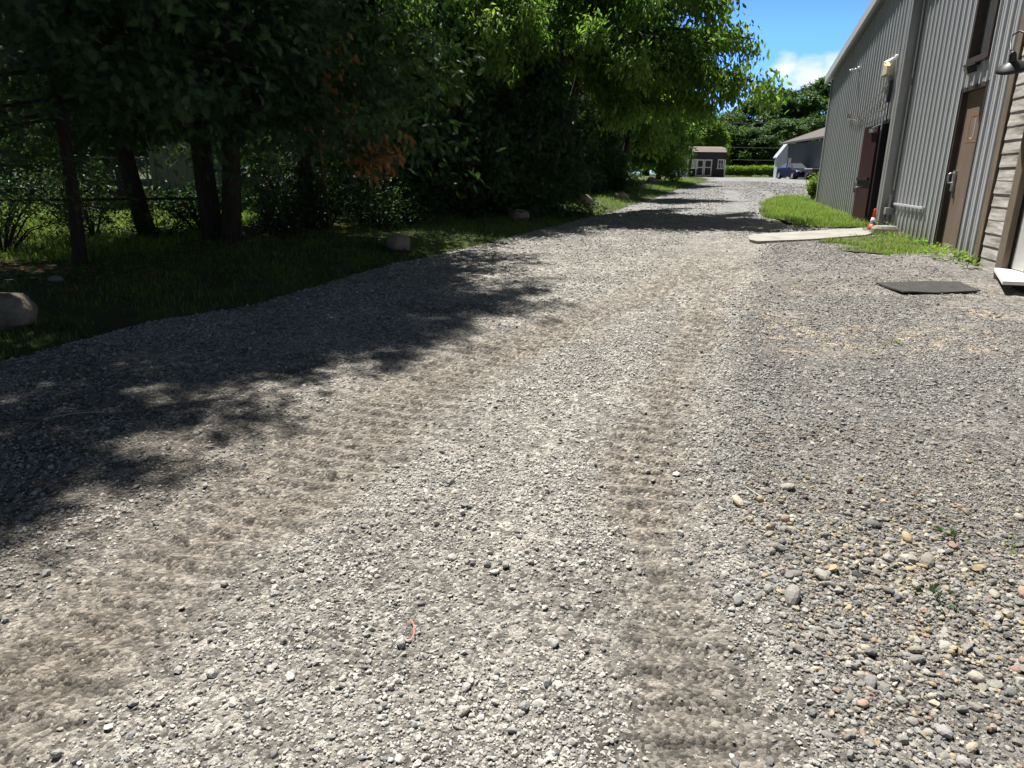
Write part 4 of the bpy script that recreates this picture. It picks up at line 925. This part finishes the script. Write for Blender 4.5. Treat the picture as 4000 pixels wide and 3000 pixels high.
# floodlights: two heads on a round box
def flood(s, z, o, label, lit=False, name='floodlight', heads=((-.07, .0), (.07, .05))):
    t = wall_thing(name, label, 'lamp', s, z, o)
    mb = MB(); mb.lathe([(.05, 0), (.055, .02), (.05, .045), (.02, .05)], 14, Matrix.Rotation(-PI / 2, 4, 'Y')); mb.build('mount', M['white'] if lit else M['steel'], t)
    for (ds, dz) in heads:
        d = Vector((-.55, ds * 3.2, -.55 if lit else -.25)).normalized(); rot = d.to_track_quat('Z', 'Y').to_matrix().to_4x4(); rot.translation = Vector((-.05, ds * .6, dz * .3))
        k = .95 if lit else .8
        h = MB(); h.lathe([(.02 * k, .02 * k), (.025 * k, .07 * k), (.06 * k, .17 * k), (.062 * k, .19 * k), (.05 * k, .18 * k)], 16, rot, cap=False); ho = h.build('lamp_head', M['reflect'] if lit else M['steel'], t, smooth=True)
        q = MB(); q.lathe([(.001, .205 * k), (.035 * k, .20 * k), (.056 * k, .182 * k), (.04 * k, .15 * k), (.001, .15 * k)], 16, rot); q.build('bulb', M['bulb'] if lit else M['lens'], ho, smooth=True)
    return t
flood(7.05, 3.86, .2, 'grey twin-head floodlight high on the far half of the metal wall')
flood(3.62, 3.62, .2, 'white twin-head floodlight with one lit yellowish bulb by the corner trim', True)
t = wall_thing('floodlight', 'small dark square floodlight under the window', 'lamp', -.24, 2.95, .0)
mb = MB(); mb.box(-.05, 0, -.03, .03, .02, .08); mb.box(-.17, -.05, -.055, .055, -.05, .06, Matrix.Rotation(-.35, 4, 'Y')); mb.build('housing', M['black'], t, bevel=.006)
mb = MB(); mb.box(-.182, -.172, -.045, .045, -.04, .05, Matrix.Rotation(-.35, 4, 'Y')); mb.build('lens', M['box'], t)
# cream sheet under the lit lamp, its wire and the dark conduit
t = wall_thing('junction_box', 'cream plastic box on the metal wall beside the lit floodlight', 'box', 4.0, 3.48, .2)
mb = MB(); mb.box(-.10, 0, -.21, .21, -.15, .15); mb.build('housing', M['box'], t, bevel=.012)
mb = MB(); mb.box(-.112, -.1, -.19, .19, -.13, .13); mb.build('cover', M['box'], t, bevel=.006)
t = wall_thing('cable', 'black cable running down the metal wall from the cream box to the doorway', 'cable', 3.63, 0, .2)
mb = MB(); mb.tube([(-.03, .05, 3.32), (-.032, 0, 3.2), (-.032, -.01, 2.75), (-.03, -.05, 2.46)], .011, 6); mb.build('cord', M['black'], t)
mb = MB(); mb.box(-.075, -.012, -.045, .035, 2.82, 3.22); mb.build('sleeve', M['black'], t, bevel=.004)
# bent wire sign bracket on the far half of the wall
t = wall_thing('wire_bracket', 'thin curled wire bracket on the metal wall under the far floodlight', 'bracket', 5.6, 2.68, .2); mb = MB()
mb.tube([(-.05, -1.85, .05), (-.05, -.6, 0), (-.05, .6, -.02), (-.05, 1.75, .1), (-.05, 1.72, .22), (-.05, 1.5, .18)], .008, 5)
mb.tube([(-.05, -1.9, .48), (-.05, -.9, .34), (-.05, .2, .13), (-.05, .75, .03)], .007, 5)
for s, z in ((-1.6, .38), (-1.5, .1), (.55, .09), (1.6, .15)): mb.tube([(-.05, s + .13 * math.cos(a), z + .085 * math.sin(a)) for a in np.linspace(0, 5.6, 14)], .007, 5)
mb.build('wire', M['post'], t)
# gooseneck barn lamp on the boards
t = wall_thing('gooseneck_lamp', 'black gooseneck barn lamp with a dished shade over the weathered boards', 'lamp', -2.26, 2.92, .06)
mb = MB(); mb.lathe([(.05, 0), (.055, .015), (.03, .03)], 14, Matrix.Rotation(-PI / 2, 4, 'Y')); mb.build('wall_plate', M['black'], t)
mb = MB(); pts = [(0, 0, 0), (-.05, .01, -.02), (-.09, .06, .05), (-.12, .13, .14), (-.16, .21, .18), (-.20, .27, .15), (-.22, .26, .06), (-.23, .17, -.02), (-.235, .09, -.08)]
mb.tube(pts, .011, 8); mb.build('arm', M['black'], t, smooth=True)
tilt = Matrix.Translation((-.24, .03, -.12)) @ Vector((-.30, -.42, 1)).to_track_quat('Z', 'Y').to_matrix().to_4x4()
mb = MB(); mb.lathe([(.02, .06), (.035, .03), (.042, -.04), (.045, -.06)], 16, tilt); mb.build('socket', M['black'], t, smooth=True)
mb = MB(); mb.lathe([(.045, -.055), (.09, -.075), (.145, -.11), (.172, -.14), (.168, -.145), (.14, -.12), (.085, -.085), (.04, -.07)], 28, tilt, cap=False); mb.build('lamp_shade', M['black'], t, smooth=True)
mb = MB(); mb.lathe([(.002, -.16), (.03, -.145), (.035, -.11), (.02, -.075)], 12, tilt); mb.build('bulb', M['lens'], t, smooth=True)
# hose tap and meter box at the corner
t = wall_thing('water_tap', 'grey tap pipe with a small box beside the corner trim', 'tap', 2.86, .4, .0)
mb = MB(); mb.tube([(-.10, 0, -.1), (-.10, 0, .68), (-.16, -.1, .70)], .025, 8); mb.build('pipe', M['trim'], t)
mb = MB(); mb.box(-.17, -.02, -.06, .08, .34, .47); mb.tube([(-.12, .1, .4), (-.16, .18, .2), (-.1, .15, -.1)], .02, 7); mb.build('meter', M['trim'], t, bevel=.01)

# concrete walk to the doorway, block and cone
wk = MB(); zs = lambda p: gf(p[1]) + .045
poly = [(4.30, 12.72), (6.75, 14.02), (7.2, 14.25), (6.85, 13.45), (6.36, 12.85), (5.11, 12.08), (4.02, 11.66), (3.96, 11.9), (4.1, 12.4)]
n = len(poly); wk.add([(p[0], p[1], gf(p[1]) - .1) for p in poly] + [(p[0], p[1], zs(p)) for p in poly], [tuple(range(n, 2 * n))[::-1]] + [(i, (i + 1) % n, (i + 1) % n + n, i + n) for i in range(n)])
walk = wk.build('walkway', M['concrete'], None, bevel=.01); tag(walk, kind='structure')
bl = MB(); cp = Wp(2.2, 0, .28); bl.lathe([(.20, 0), (.24, .05), (.24, .12), (.20, .17), (.05, .18)], 14, Matrix.Translation((cp.x, cp.y, gf(cp.y))) @ Matrix.Diagonal((1, .75, 1, 1)))
tag(bl.build('concrete_block', M['concrete'], None), 'rounded concrete block beside the traffic cone at the end of the walk', 'block')
cp = Wp(2.78, 0, .36)
t = thing('traffic_cone', 'orange traffic cone with a white band at the open maroon door', 'cone', (cp.x, cp.y, gf(cp.y) + .03), .4); t.scale = (.66, .66, .58)
mb = MB(); mb.box(-.19, .19, -.19, .19, 0, .035); mb.build('base', M['rubber'], t, bevel=.012)
mb = MB(); mb.lathe([(.135, .035), (.125, .07), (.098, .21)], 24); mb.build('lower_cone', M['orange'], t, smooth=True)
mb = MB(); mb.lathe([(.0985, .21), (.066, .42)], 24); mb.build('white_band', M['reflect'], t, smooth=True)
mb = MB(); mb.lathe([(.0655, .42), (.036, .66), (.03, .70), (.022, .705)], 24); mb.build('upper_cone', M['orange'], t, smooth=True)
# white step at the pale door
sp = MB(); sm = Matrix.Translation((0, 0, 0))
t = wall_thing('door_step', 'white painted step under the pale door at the right edge', 'step', -2.56, .29, .0)
mb = MB(); mb.add([(-.135, .05, .06), (-.5, -1.2, .06), (.1, -1.2, .06), (.02, .05, .06), (-.135, .05, .10), (-.5, -1.2, .10), (.1, -1.2, .10), (.02, .05, .10)], [(3, 2, 1, 0), (4, 5, 6, 7), (0, 1, 5, 4), (1, 2, 6, 5), (2, 3, 7, 6), (3, 0, 4, 7)]); mb.build('tread', M['white'], t, bevel=.004)
mb = MB(); mb.box(-.2, .0, -1.1, -.15, -.15, .06); mb.build('tread_shade', M['dark'], t)  # dark box stands in for the shade under the tread
# rubber mat on the gravel
def matmesh():
    P = [(4.14, 7.92), (5.15, 8.06), (5.02, 7.48), (4.12, 7.33)]; nU, nV = 14, 8; vs = []
    for i in range(nV + 1):
        for j in range(nU + 1):
            u, v = j / nU, i / nV
            x = (1 - v) * ((1 - u) * P[3][0] + u * P[2][0]) + v * ((1 - u) * P[0][0] + u * P[1][0]); y = (1 - v) * ((1 - u) * P[3][1] + u * P[2][1]) + v * ((1 - u) * P[0][1] + u * P[1][1])
            vs.append((x + .012 * math.sin(9 * u + 5 * v) * (v in (0, 1)), y + .012 * math.sin(12 * u) * (i in (0, nV)), float(g(y)) + .040 + .01 * math.sin(5 * u + 2) * math.cos(4 * v)))
    fs = [(i * (nU + 1) + j, i * (nU + 1) + j + 1, (i + 1) * (nU + 1) + j + 1, (i + 1) * (nU + 1) + j) for i in range(nV) for j in range(nU)]
    o = MB().add(vs, fs).build('rubber_mat', M['rubber'], None); s = o.modifiers.new('thick', 'SOLIDIFY'); s.thickness = .016; s.offset = -1
    tag(o, 'dark rubber mat lying on the gravel in front of the building', 'mat')
matmesh()
GW = 'weeds along the foot of the metal wall'
for (s, o, R, h, nl, leaf, sd_, lab) in [(-.35, .16, .22, .16, 60, .075, 301, 'leafy weed clump at the brown door threshold'), (-.9, .22, .26, .15, 70, .08, 303, 'biggest weed clump, right of the brown door'), (-1.35, .22, .2, .16, 50, .085, 305, 'weed clump at the foot of the wooden corner post'), (-1.9, .22, .10, .2, 22, .10, 307, 'upright weed in front of the lowest board'), (.55, .14, .14, .12, 26, .09, 309, 'small pale weed left of the brown door'), (2.6, .25, .3, .22, 70, .08, 310, 'dark weed around the tap at the corner'), (1.6, .2, .22, .09, 40, .06, 311, 'low weed below the wall rail'), (3.35, .75, .16, .12, 30, .06, 313, 'small weed against the concrete block')]:
    p = Wp(s, 0, o); weed(lab, p.x, p.y, R, h, nl, leaf, sd_, gf(p.y) + .03, GW)
GWP = 'seedlings in the pebbles'
for (x, y, lab, sd_) in [(1.42, 2.02, 'small weed tuft among the near pebbles, left of the others', 320), (1.95, 2.35, 'weed seedling in the pebbles nearest the right edge', 321), (1.72, 2.42, 'weed seedling just left of the one at the right edge', 322), (2.95, 5.3, 'flat weed in the middle of the right-hand gravel', 323)]:
    weed(lab, x, y, .055, .05, 18, .03, sd_, float(drive_h(np.array([x]), np.array([y]))[0]), GWP)

# ------------------------------------------------------------------ boulders along the verge
def boulder(x, y, sx, sy, sz, seed, label, m='rock', sink=.24, group='boulders along the verge', rz=0):
    r = np.random.default_rng(seed); V, F = subdiv(*subdiv(SV, SF))  # 642 vertices
    q = V.copy()
    for _ in range(12):
        n = unit(r.normal(size=3)); d = r.uniform(.58, .86); k = q @ n - d; q = q - np.outer(np.clip(k, 0, None) * .85, n)
    q = q * (1 + .07 * np.sin(q[:, [1, 2, 0]] * 3.3 + r.uniform(0, 6, 3)).sum(1, keepdims=True) * .5 + .035 * np.sin(q[:, [2, 0, 1]] * 8 + r.uniform(0, 6, 3)).sum(1, keepdims=True) * .5) + r.normal(scale=.008, size=q.shape)
    q = q * (sx / 2, sy / 2, sz / 2); c, s = math.cos(rz), math.sin(rz); q = q @ np.array([[c, s, 0], [-s, c, 0], [0, 0, 1]])
    o = mesh_np('boulder', q, F, M[m], smooth=True); o.location = (x, y, float(land_h(np.array([x]), np.array([y]))[0]) + sz * (.5 - sink)); tag(o, label, 'boulder', group)
boulder(-3.98, 5.35, .50, .42, .36, 401, 'nearest boulder, tan and smooth, at the left edge of the picture')
boulder(-1.62, 10.0, .40, .36, .32, 402, 'grey boulder in front of the dark hedge, second along the verge')
boulder(.12, 14.5, .48, .4, .33, 403, 'flat-topped pale boulder, third along the verge')
boulder(1.85, 18.9, .50, .45, .42, 404, 'rounded brown boulder, fourth along the verge')
boulder(3.28, 22.1, .46, .4, .38, 405, 'small brown boulder, fifth along the verge, below the last cedars')
boulder(4.95, 29.0, .62, .5, .42, 406, 'dark boulder in the shade at the end of the hedge')
boulder(6.75, 35.5, .6, .55, .52, 407, 'round sunlit boulder on the bright lawn, farthest of the row')
boulder(-4.55, 6.9, .16, .12, .08, 408, 'small pale stone lying in the shaded grass', 'concrete', group=None)

# ------------------------------------------------------------------ back garden on the left
FY = 15.6
t = thing('wooden_fence', 'weathered grey-green board fence seen left of the trunk pair', 'fence', (-7.7, FY, gf(FY)), .03)
for i in range(12):
    mb = MB(); hh = 1.78 + .012 * i + random.uniform(-.02, .02); mb.box(i * .135, i * .135 + .128, -.011 + random.uniform(-.003, .003), .011, .05, hh); mb.build('board', M['fence'], t)
mb = MB(); mb.box(0, 1.62, .012, .05, .35, .44); mb.build('rail', M['fence'], t)
mb = MB(); mb.box(0, 1.62, .012, .05, 1.35, 1.44); mb.build('rail', M['fence'], t)
mb = MB(); mb.box(-.1, 0, -.03, .07, -.1, 1.9); mb.build('post', M['fence'], t)
def lattice(label, x, y, w_, h_, rz, z=.1):
    t = thing('lattice_panel', label, 'lattice', (x, y, gf(y) + z), rz); mb = MB()
    k = -h_
    while k < w_:
        for sgn in (1, -1):
            pts = []
            for q in (0, h_):
                xx = k + q if sgn > 0 else k + h_ - q; pts.append((xx, q))
            (xa, za), (xb, zb_) = pts
            def clip(xa, za, xb, zb_):
                out = []
                for (px, pz) in ((xa, za), (xb, zb_)):
                    tt = 0; 
                    if px < 0: f_ = (0 - xa) / (xb - xa); px, pz = 0, za + f_ * (zb_ - za)
                    if px > w_: f_ = (w_ - xa) / (xb - xa); px, pz = w_, za + f_ * (zb_ - za)
                    out.append((px, pz))
                return out
            if max(xa, xb) <= 0 or min(xa, xb) >= w_: continue
            (xa, za), (xb, zb_) = clip(xa, za, xb, zb_)
            if abs(zb_ - za) < .03: continue
            mb.tube([(xa, .008 * sgn, za), (xb, .008 * sgn, zb_)], .014, 4)
        k += .1
    mb.build('slats', M['fence'], t)
    mb = MB(); mb.box(-.03, 0, -.02, .02, 0, h_); mb.box(w_, w_ + .03, -.02, .02, 0, h_); mb.build('frame', M['fence'], t)
lattice('pale lattice strip at the right end of the board fence', -6.02, FY - .1, .22, 1.75, .03)
lattice('pale lattice piece in the shade right of the trunk pair', -5.05, FY + .2, .3, 1.8, .1)
t = thing('wooden_fence', 'second grey board fence panel glimpsed between the two trunks of the pair', 'fence', (-5.72, FY + .1, gf(FY)), .05)
for i in range(5):
    mb = MB(); mb.box(i * .135, i * .135 + .128, -.011, .011, .05, 1.95 + random.uniform(-.03, .03)); mb.build('board', M['fence'], t)
mb = MB(); mb.box(0, .68, .012, .05, 1.35, 1.44); mb.build('rail', M['fence'], t)
mb = MB(); mb.tube([(.05, -.25, .1), (-.12, -.2, 1.9)], .03, 4); mb.build('leaning_batten', M['fence'], t)
# chain link: garden gate and the low fence along the trunks
def chain(name, label, x, y, w_, h_, rz, mesh, r=.0035, mtl='steel', cat='fence'):
    t = thing(name, label, cat, (x, y, gf(y) + .05), rz); mb = MB(); k = -h_
    while k < w_:
        for sgn in (1, -1):
            xa, za, xb, zb_ = (k, 0, k + h_, h_) if sgn > 0 else (k + h_, 0, k, h_)
            dx = xb - xa; t0, t1 = sorted(((0 - xa) / dx, (w_ - xa) / dx)); t0, t1 = max(0, t0), min(1, t1)
            if t1 - t0 < .04: continue
            pa = (xa + dx * t0, .004 * sgn, za + (zb_ - za) * t0); pb_ = (xa + dx * t1, .004 * sgn, za + (zb_ - za) * t1); mb.tube([pa, pb_], r, 3, False)
        k += mesh
    mb.build('wire_mesh', M[mtl], t)
    mb = MB(); mb.tube([(0, 0, h_ + .02), (w_, 0, h_ + .02)], .02, 8); mb.build('top_rail', M[mtl], t)
    for xx in np.linspace(0, w_, max(2, int(w_ / 2.4) + 1)):
        mb = MB(); mb.tube([(xx, 0, -.1), (xx, 0, h_ + .06)], .025, 8); mb.build('post', M[mtl], t)
chain('chain_link_gate', 'chain-link gate with a bright top rail left of the board fence', -8.95, FY - .2, 1.15, 1.12, .02, .085, .004, 'fence', cat='gate')
chain('chain_link_fence', 'dark low chain-link fence along the back of the left trunks', -7.5, 9.6, 3.2, .62, .55, .09, .004, 'bark')
# house behind
t = thing('house', 'pale blue-grey sided house half hidden behind the leftmost cedars', 'house', (-20, 19.5, gf(19.5)), 0); mb = MB()
for i in range(22): mb.add([(0, .02, i * .2), (6.0, .02, i * .2), (6.0, 0, i * .2 + .2), (0, 0, i * .2 + .2)], [(0, 1, 2, 3)]); mb.add([(0, 0, i * .2 + .2), (6, 0, i * .2 + .2), (6, .02, i * .2 + .2), (0, .02, i * .2 + .2)], [(3, 2, 1, 0)])
mb.box(0, 6, .021, 5.5, 0, 4.4); mb.build('wall', M['siding'], t)
mb = MB(); mb.add([(-.3, -.35, 4.3), (6.3, -.35, 4.3), (6.3, 3, 6), (-.3, 3, 6), (6.3, 6, 4.3), (-.3, 6, 4.3)], [(0, 1, 2, 3), (3, 2, 4, 5), (0, 3, 5), (1, 4, 2)]); mb.build('roof', M['roof'], t)
for wx in (1.6, 4.2):
    mb = MB()
    for a in ((wx, wx + .9, -.05, .0, 2.3, 2.38), (wx, wx + .9, -.05, .0, .98, 1.06), (wx, wx + .08, -.05, 0, 1.06, 2.3), (wx + .82, wx + .9, -.05, 0, 1.06, 2.3)): mb.box(*a)
    wfr = mb.build('window', M['white'], t); mb = MB(); mb.box(wx + .08, wx + .82, -.015, -.005, 1.06, 2.3); mb.build('pane', M['glass'], wfr)

# ------------------------------------------------------------------ far yard: shed, car, garage, trailer, wires
t = thing('garden_shed', 'dark brown garden shed with white-trimmed double doors and a tan roof', 'shed', (21.0, 80, 1.125), -.02)
W_, Hs, Dp = 4.08, 2.62, 3.6
mb = MB(); mb.box(-W_ / 2, W_ / 2, 0, Dp, 0, Hs); mb.build('wall', M['shedwall'], t)
mb = MB(); mb.add([(-W_ / 2 - .06, -.12, Hs - .02), (W_ / 2 + .06, -.12, Hs - .02), (W_ / 2 + .06, .9, Hs + .48), (-W_ / 2 - .06, .9, Hs + .48), (W_ / 2 + .06, 2.4, Hs + .62), (-W_ / 2 - .06, 2.4, Hs + .62), (W_ / 2 + .06, Dp + .1, Hs), (-W_ / 2 - .06, Dp + .1, Hs)], [(0, 1, 2, 3), (3, 2, 4, 5), (5, 4, 6, 7), (0, 3, 5, 7), (1, 6, 4, 2), (0, 7, 6, 1)]); mb.build('roof', M['shedroof'], t)
mb = MB(); mb.box(-W_ / 2 - .03, -W_ / 2 + .09, -.03, .05, 0, 1.85); mb.build('corner_trim', M['white'], t)
mb = MB(); mb.box(W_ / 2 - .09, W_ / 2 + .03, -.03, .05, 0, 1.85); mb.build('corner_trim', M['white'], t)
for sx in (-1, 1):
    x0 = -.28 + (0 if sx > 0 else -.90); mb = MB(); mb.box(x0 + .02, x0 + .88, -.04, -.004, .08, 1.83); d_ = mb.build('shed_door', M['shedwall'], t)
    mb = MB()
    for a in ((x0 + .02, x0 + .88, .08, .2), (x0 + .02, x0 + .88, 1.70, 1.83), (x0 + .02, x0 + .88, .95, 1.05)): mb.box(a[0], a[1], -.06, -.038, a[2], a[3])
    mb.box(x0 + .02, x0 + .14, -.057, -.038, .2, 1.7); mb.box(x0 + .76, x0 + .88, -.057, -.038, .2, 1.7); mb.build('door_trim', M['white'], d_)
for wx in (-1.62, 1.20):
    mb = MB(); x0, x1 = wx, wx + .68
    mb.box(x0, x1, -.05, -.003, 1.76, 1.86); mb.box(x0 - .05, x1 + .05, -.06, -.003, .84, .93); mb.box(x0, x0 + .09, -.05, -.003, .93, 1.76); mb.box(x1 - .09, x1, -.05, -.003, .93, 1.76)
    wfr = mb.build('window', M['white'], t); mb = MB(); mb.box(x0 + .09, x1 - .09, -.02, -.005, .93, 1.76); mb.build('pane', M['glass'], wfr)
    mb = MB(); mb.box(x0 + .09, x1 - .09, -.035, -.021, 1.325, 1.365); mb.box((x0 + x1) / 2 - .012, (x0 + x1) / 2 + .012, -.034, -.021, .93, 1.325); mb.box((x0 + x1) / 2 - .012, (x0 + x1) / 2 + .012, -.034, -.021, 1.365, 1.76); mb.build('muntins', M['white'], wfr)

def make_car(label, x, y, rz):
    t = thing('parked_car', label, 'car', (x, y, gf(y) + .012), rz)      # +y is the rear, -y the nose
    st = [(-2.25, .42, .60, .62), (-2.17, .30, .70, .76), (-1.9, .24, .80, .84), (-1.35, .22, .88, .87), (-.8, .2, .93, .88), (.4, .2, .95, .88), (1.4, .22, .98, .87), (1.95, .26, .99, .83), (2.15, .34, .96, .77), (2.25, .48, .88, .66)]
    vs, fs = [], []
    for (yy, z0, z1, hw) in st:
        zm = z0 + (z1 - z0) * .62
        ringp = [(-hw * .86, z0), (-hw * .99, z0 + .12), (-hw, zm), (-hw * .93, z1 - .03), (-hw * .7, z1 + .01), (0, z1 + .03), (hw * .7, z1 + .01), (hw * .93, z1 - .03), (hw, zm), (hw * .99, z0 + .12), (hw * .86, z0)]
        vs += [(px, yy, pz) for px, pz in ringp]
    k = 11
    for i in range(len(st) - 1):
        for j in range(k): a, b = i * k + j, i * k + (j + 1) % k; fs.append((a, b, b + k, a + k))
    fs += [tuple(range(k - 1, -1, -1)), tuple(range((len(st) - 1) * k, len(st) * k))]
    body = MB().add(vs, fs)
    lo = [(-.72, -.95, .92), (.72, -.95, .92), (.76, .2, .95), (.74, 1.75, .98), (-.74, 1.75, .98), (-.76, .2, .95)]; hi = [(-.52, -.15, 1.40), (.52, -.15, 1.40), (.57, .4, 1.46), (.52, 1.05, 1.40), (-.52, 1.05, 1.40), (-.57, .4, 1.46)]
    body.add(lo + hi, [(6, 7, 8, 9, 10, 11)] + [(i, (i + 1) % 6, (i + 1) % 6 + 6, i + 6) for i in range(6)])
    body.build('body', M['carpaint'], t, smooth=False, bevel=.03)
    def inset(q, d, f_=.9):
        q = [Vector(p) for p in q]; c = sum(q, Vector()) / len(q); n = (q[1] - q[0]).cross(q[2] - q[0]).normalized() * d
        return [c + (p - c) * f_ + n for p in q]
    mb = MB(); mb.add(inset([lo[0], lo[1], hi[1], hi[0]], .035), [(0, 1, 2, 3)]); mb.build('windscreen', M['carglass'], t)
    mb = MB(); mb.add(inset([lo[3], lo[4], hi[4], hi[3]], .035), [(0, 1, 2, 3)]); mb.build('rear_window', M['glass'], t)
    for i in (1, 2, 4, 5):
        j = (i + 1) % 6; mb = MB(); mb.add(inset([lo[i], lo[j], hi[j], hi[i]], .035, .82), [(0, 1, 2, 3)]); mb.build('side_window', M['glass'], t)
    for sx in (-1, 1):
        for yy in (-1.42, 1.38):
            Mw = Matrix.Translation((sx * .80, yy, .315)) @ Matrix.Rotation(sx * PI / 2, 4, 'Y')
            mb = MB(); mb.lathe([(.20, -.1), (.30, -.1), (.315, -.06), (.315, .06), (.30, .1), (.20, .1)], 24, Mw); wv = mb.build('wheel', M['tyre'], t, smooth=False)
            mb = MB(); mb.lathe([(.02, .105), (.16, .102), (.195, .112), (.2, .09)], 20, Mw); mb.build('rim', M['steel'], wv)
        mb = MB(); mb.add([(sx * .45, -2.225, .60), (sx * .78, -2.02, .64), (sx * .80, -1.86, .78), (sx * .5, -2.13, .75)], [(0, 1, 2, 3)]); hl = mb.build('headlight', M['lens'], t); s = hl.modifiers.new('thick', 'SOLIDIFY'); s.thickness = .08; s.offset = 0
        mb = MB(); mb.box(sx * .86 if sx > 0 else -1.02, 1.02 if sx > 0 else -.86, -.72, -.6, .93, 1.06); mb.build('wing_mirror', M['carpaint'], t, bevel=.03)
    mb = MB(); mb.box(-.17, .17, -2.285, -2.26, .44, .56); mb.build('number_plate', M['white'], t)
    mb = MB(); mb.box(-.5, .5, -2.265, -2.1, .30, .40); mb.build('lower_grille', M['black'], t)
    mb = MB(); mb.box(-.33, .33, -2.235, -2.1, .60, .68); mb.build('grille', M['black'], t)
make_car('dark blue sedan parked on the far gravel in front of the grey garage', 25.85, 67.2, .07)

t = thing('garage', 'grey garage with a brown shingle roof behind the metal building corner', 'garage', (27.85, 75, 1.08), -.12)
mb = MB(); mb.box(0, 9, -15, 0, -.2, 3.3); mb.build('wall', M['greyside'], t)
mb = MB(); mb.add([(-.75, -15.4, 3.28), (-.75, .35, 3.28), (4.5, .35, 5.2), (4.5, -15.4, 5.2), (9.35, .35, 3.28), (9.35, -15.4, 3.28), (-.75, -15.4, 3.46), (-.75, .35, 3.46), (4.5, .35, 5.4), (4.5, -15.4, 5.4), (9.35, .35, 3.46), (9.35, -15.4, 3.46)], [(0, 3, 2, 1), (3, 5, 4, 2), (6, 7, 8, 9), (9, 8, 10, 11), (0, 1, 7, 6), (5, 11, 10, 4), (1, 2, 8, 7), (2, 4, 10, 8), (0, 6, 9, 3), (3, 9, 11, 5)]); mb.build('roof', M['roof'], t)
mb = MB(); mb.box(-.82, -.76, -15.4, .35, 3.3, 3.45); mb.build('gutter', M['greyside'], t)
mb = MB(); mb.box(-.03, -.003, -1.9, -.8, 0, 2.0); mb.build('side_door', M['panel'], t)
t = thing('house', 'small white-sided house end showing past the left side of the grey garage', 'house', (28.75, 80, 1.1), 0); mb = MB()
for i in range(14):
    z0, z1 = i * .24, i * .24 + .24; xl = lambda z: 0 if z < 2.3 else (z - 2.3) * .72
    mb.add([(xl(z0), -.03, z0), (7, -.03, z0), (7, 0, z1), (xl(z1), 0, z1)], [(0, 1, 2, 3)]); mb.add([(xl(z1), -.03, z1), (7, -.03, z1), (7, 0, z1), (xl(z1), 0, z1)], [(0, 1, 2, 3)])
mb.add([(0, .01, 0), (7, .01, 0), (7, .01, 3.36), (.76, .01, 3.36), (0, .01, 2.3), (0, .9, 0), (7, .9, 0), (7, .9, 3.36), (.76, .9, 3.36), (0, .9, 2.3)], [(0, 1, 2, 3, 4), (5, 9, 8, 7, 6), (0, 4, 9, 5)]); mb.build('wall', M['shadeside'], t)
mb = MB(); mb.add([(-.2, -.12, 2.08), (.95, -.12, 3.68), (.95, 1.0, 3.68), (-.2, 1.0, 2.08), (-.2, -.12, 2.16), (.95, -.12, 3.76), (.95, 1.0, 3.76), (-.2, 1.0, 2.16)], [(3, 2, 1, 0), (4, 5, 6, 7), (0, 1, 5, 4), (2, 3, 7, 6), (0, 4, 7, 3)])
mb.add([(.95, -.12, 3.68), (7.2, -.12, 2.6), (7.2, 1.0, 2.6), (.95, 1.0, 3.68), (.95, -.12, 3.76), (7.2, -.12, 2.68), (7.2, 1.0, 2.68), (.95, 1.0, 3.76)], [(3, 2, 1, 0), (4, 5, 6, 7), (0, 1, 5, 4), (2, 3, 7, 6)]); mb.build('roof', M['fascia'], t)
# low dark trailer right of the car
t = thing('utility_trailer', 'low dark box trailer with a pale rim right of the parked car', 'trailer', (25.55, 62.6, gf(62.6)), -.12)
mb = MB(); mb.box(0, 1.5, 0, 2.4, .48, .92); mb.build('bed', M['black'], t, bevel=.02)
mb = MB(); mb.box(-.03, 1.53, -.03, 2.43, .92, 1.0); mb.build('rim', M['fascia'], t)
for xx in (-.1, 1.6):
    mb = MB(); mb.lathe([(.1, -.08), (.27, -.08), (.29, 0), (.27, .08), (.1, .08)], 18, Matrix.Translation((xx, 1.2, .29)) @ Matrix.Rotation(PI / 2, 4, 'Y')); mb.build('wheel', M['tyre'], t)
# overhead wires before the far trees
for i, (za, zb_, lab) in enumerate([(8.0, 9.0, 'highest of the three overhead wires before the far trees'), (5.0, 5.4, 'middle one of the three overhead wires before the far trees'), (3.4, 3.9, 'lowest of the three overhead wires before the far trees')]):
    mb = MB(); mb.tube([(26 + 30 * q, 100 - 4 * q, za + (zb_ - za) * q - 1.2 * q * (1 - q)) for q in np.linspace(0, 1, 16)], .014, 5)
    tag(mb.build('overhead_wire', M['trim'], None), lab, 'wire', 'overhead wires')
# orange string and twigs on the stones
def on_drive(pts, r, dz=.012): return [(x, y, float(drive_h(np.array([x]), np.array([y]))[0]) + dz) for x, y in pts]
mb = MB(); mb.tube(on_drive([(-.30, 1.80), (-.292, 1.83), (-.30, 1.87), (-.315, 1.90)], 0, .016), .0022, 6); tag(mb.build('plastic_string', M['string'], None), 'short orange-red plastic string lying on the near stones', 'string')
for i, (pts, lab) in enumerate([([(1.38, 3.72), (1.46, 3.62)], 'pale straw stalk on the grey stones in the middle right'), ([(1.02, 2.78), (1.07, 2.68)], 'short dry stalk beside the larger pebbles'), ([(-2.52, 3.52), (-2.4, 3.6), (-2.28, 3.63)], 'thin dry stalk in the shade at the left edge')]):
    mb = MB(); mb.tube(on_drive(pts, 0, .014), .0025, 5); tag(mb.build('dry_stalk', M['box'], None), lab, 'stalk')
for o in bpy.data.objects:
    if o.type == 'MESH' and o.users_collection == () : C.objects.link(o)
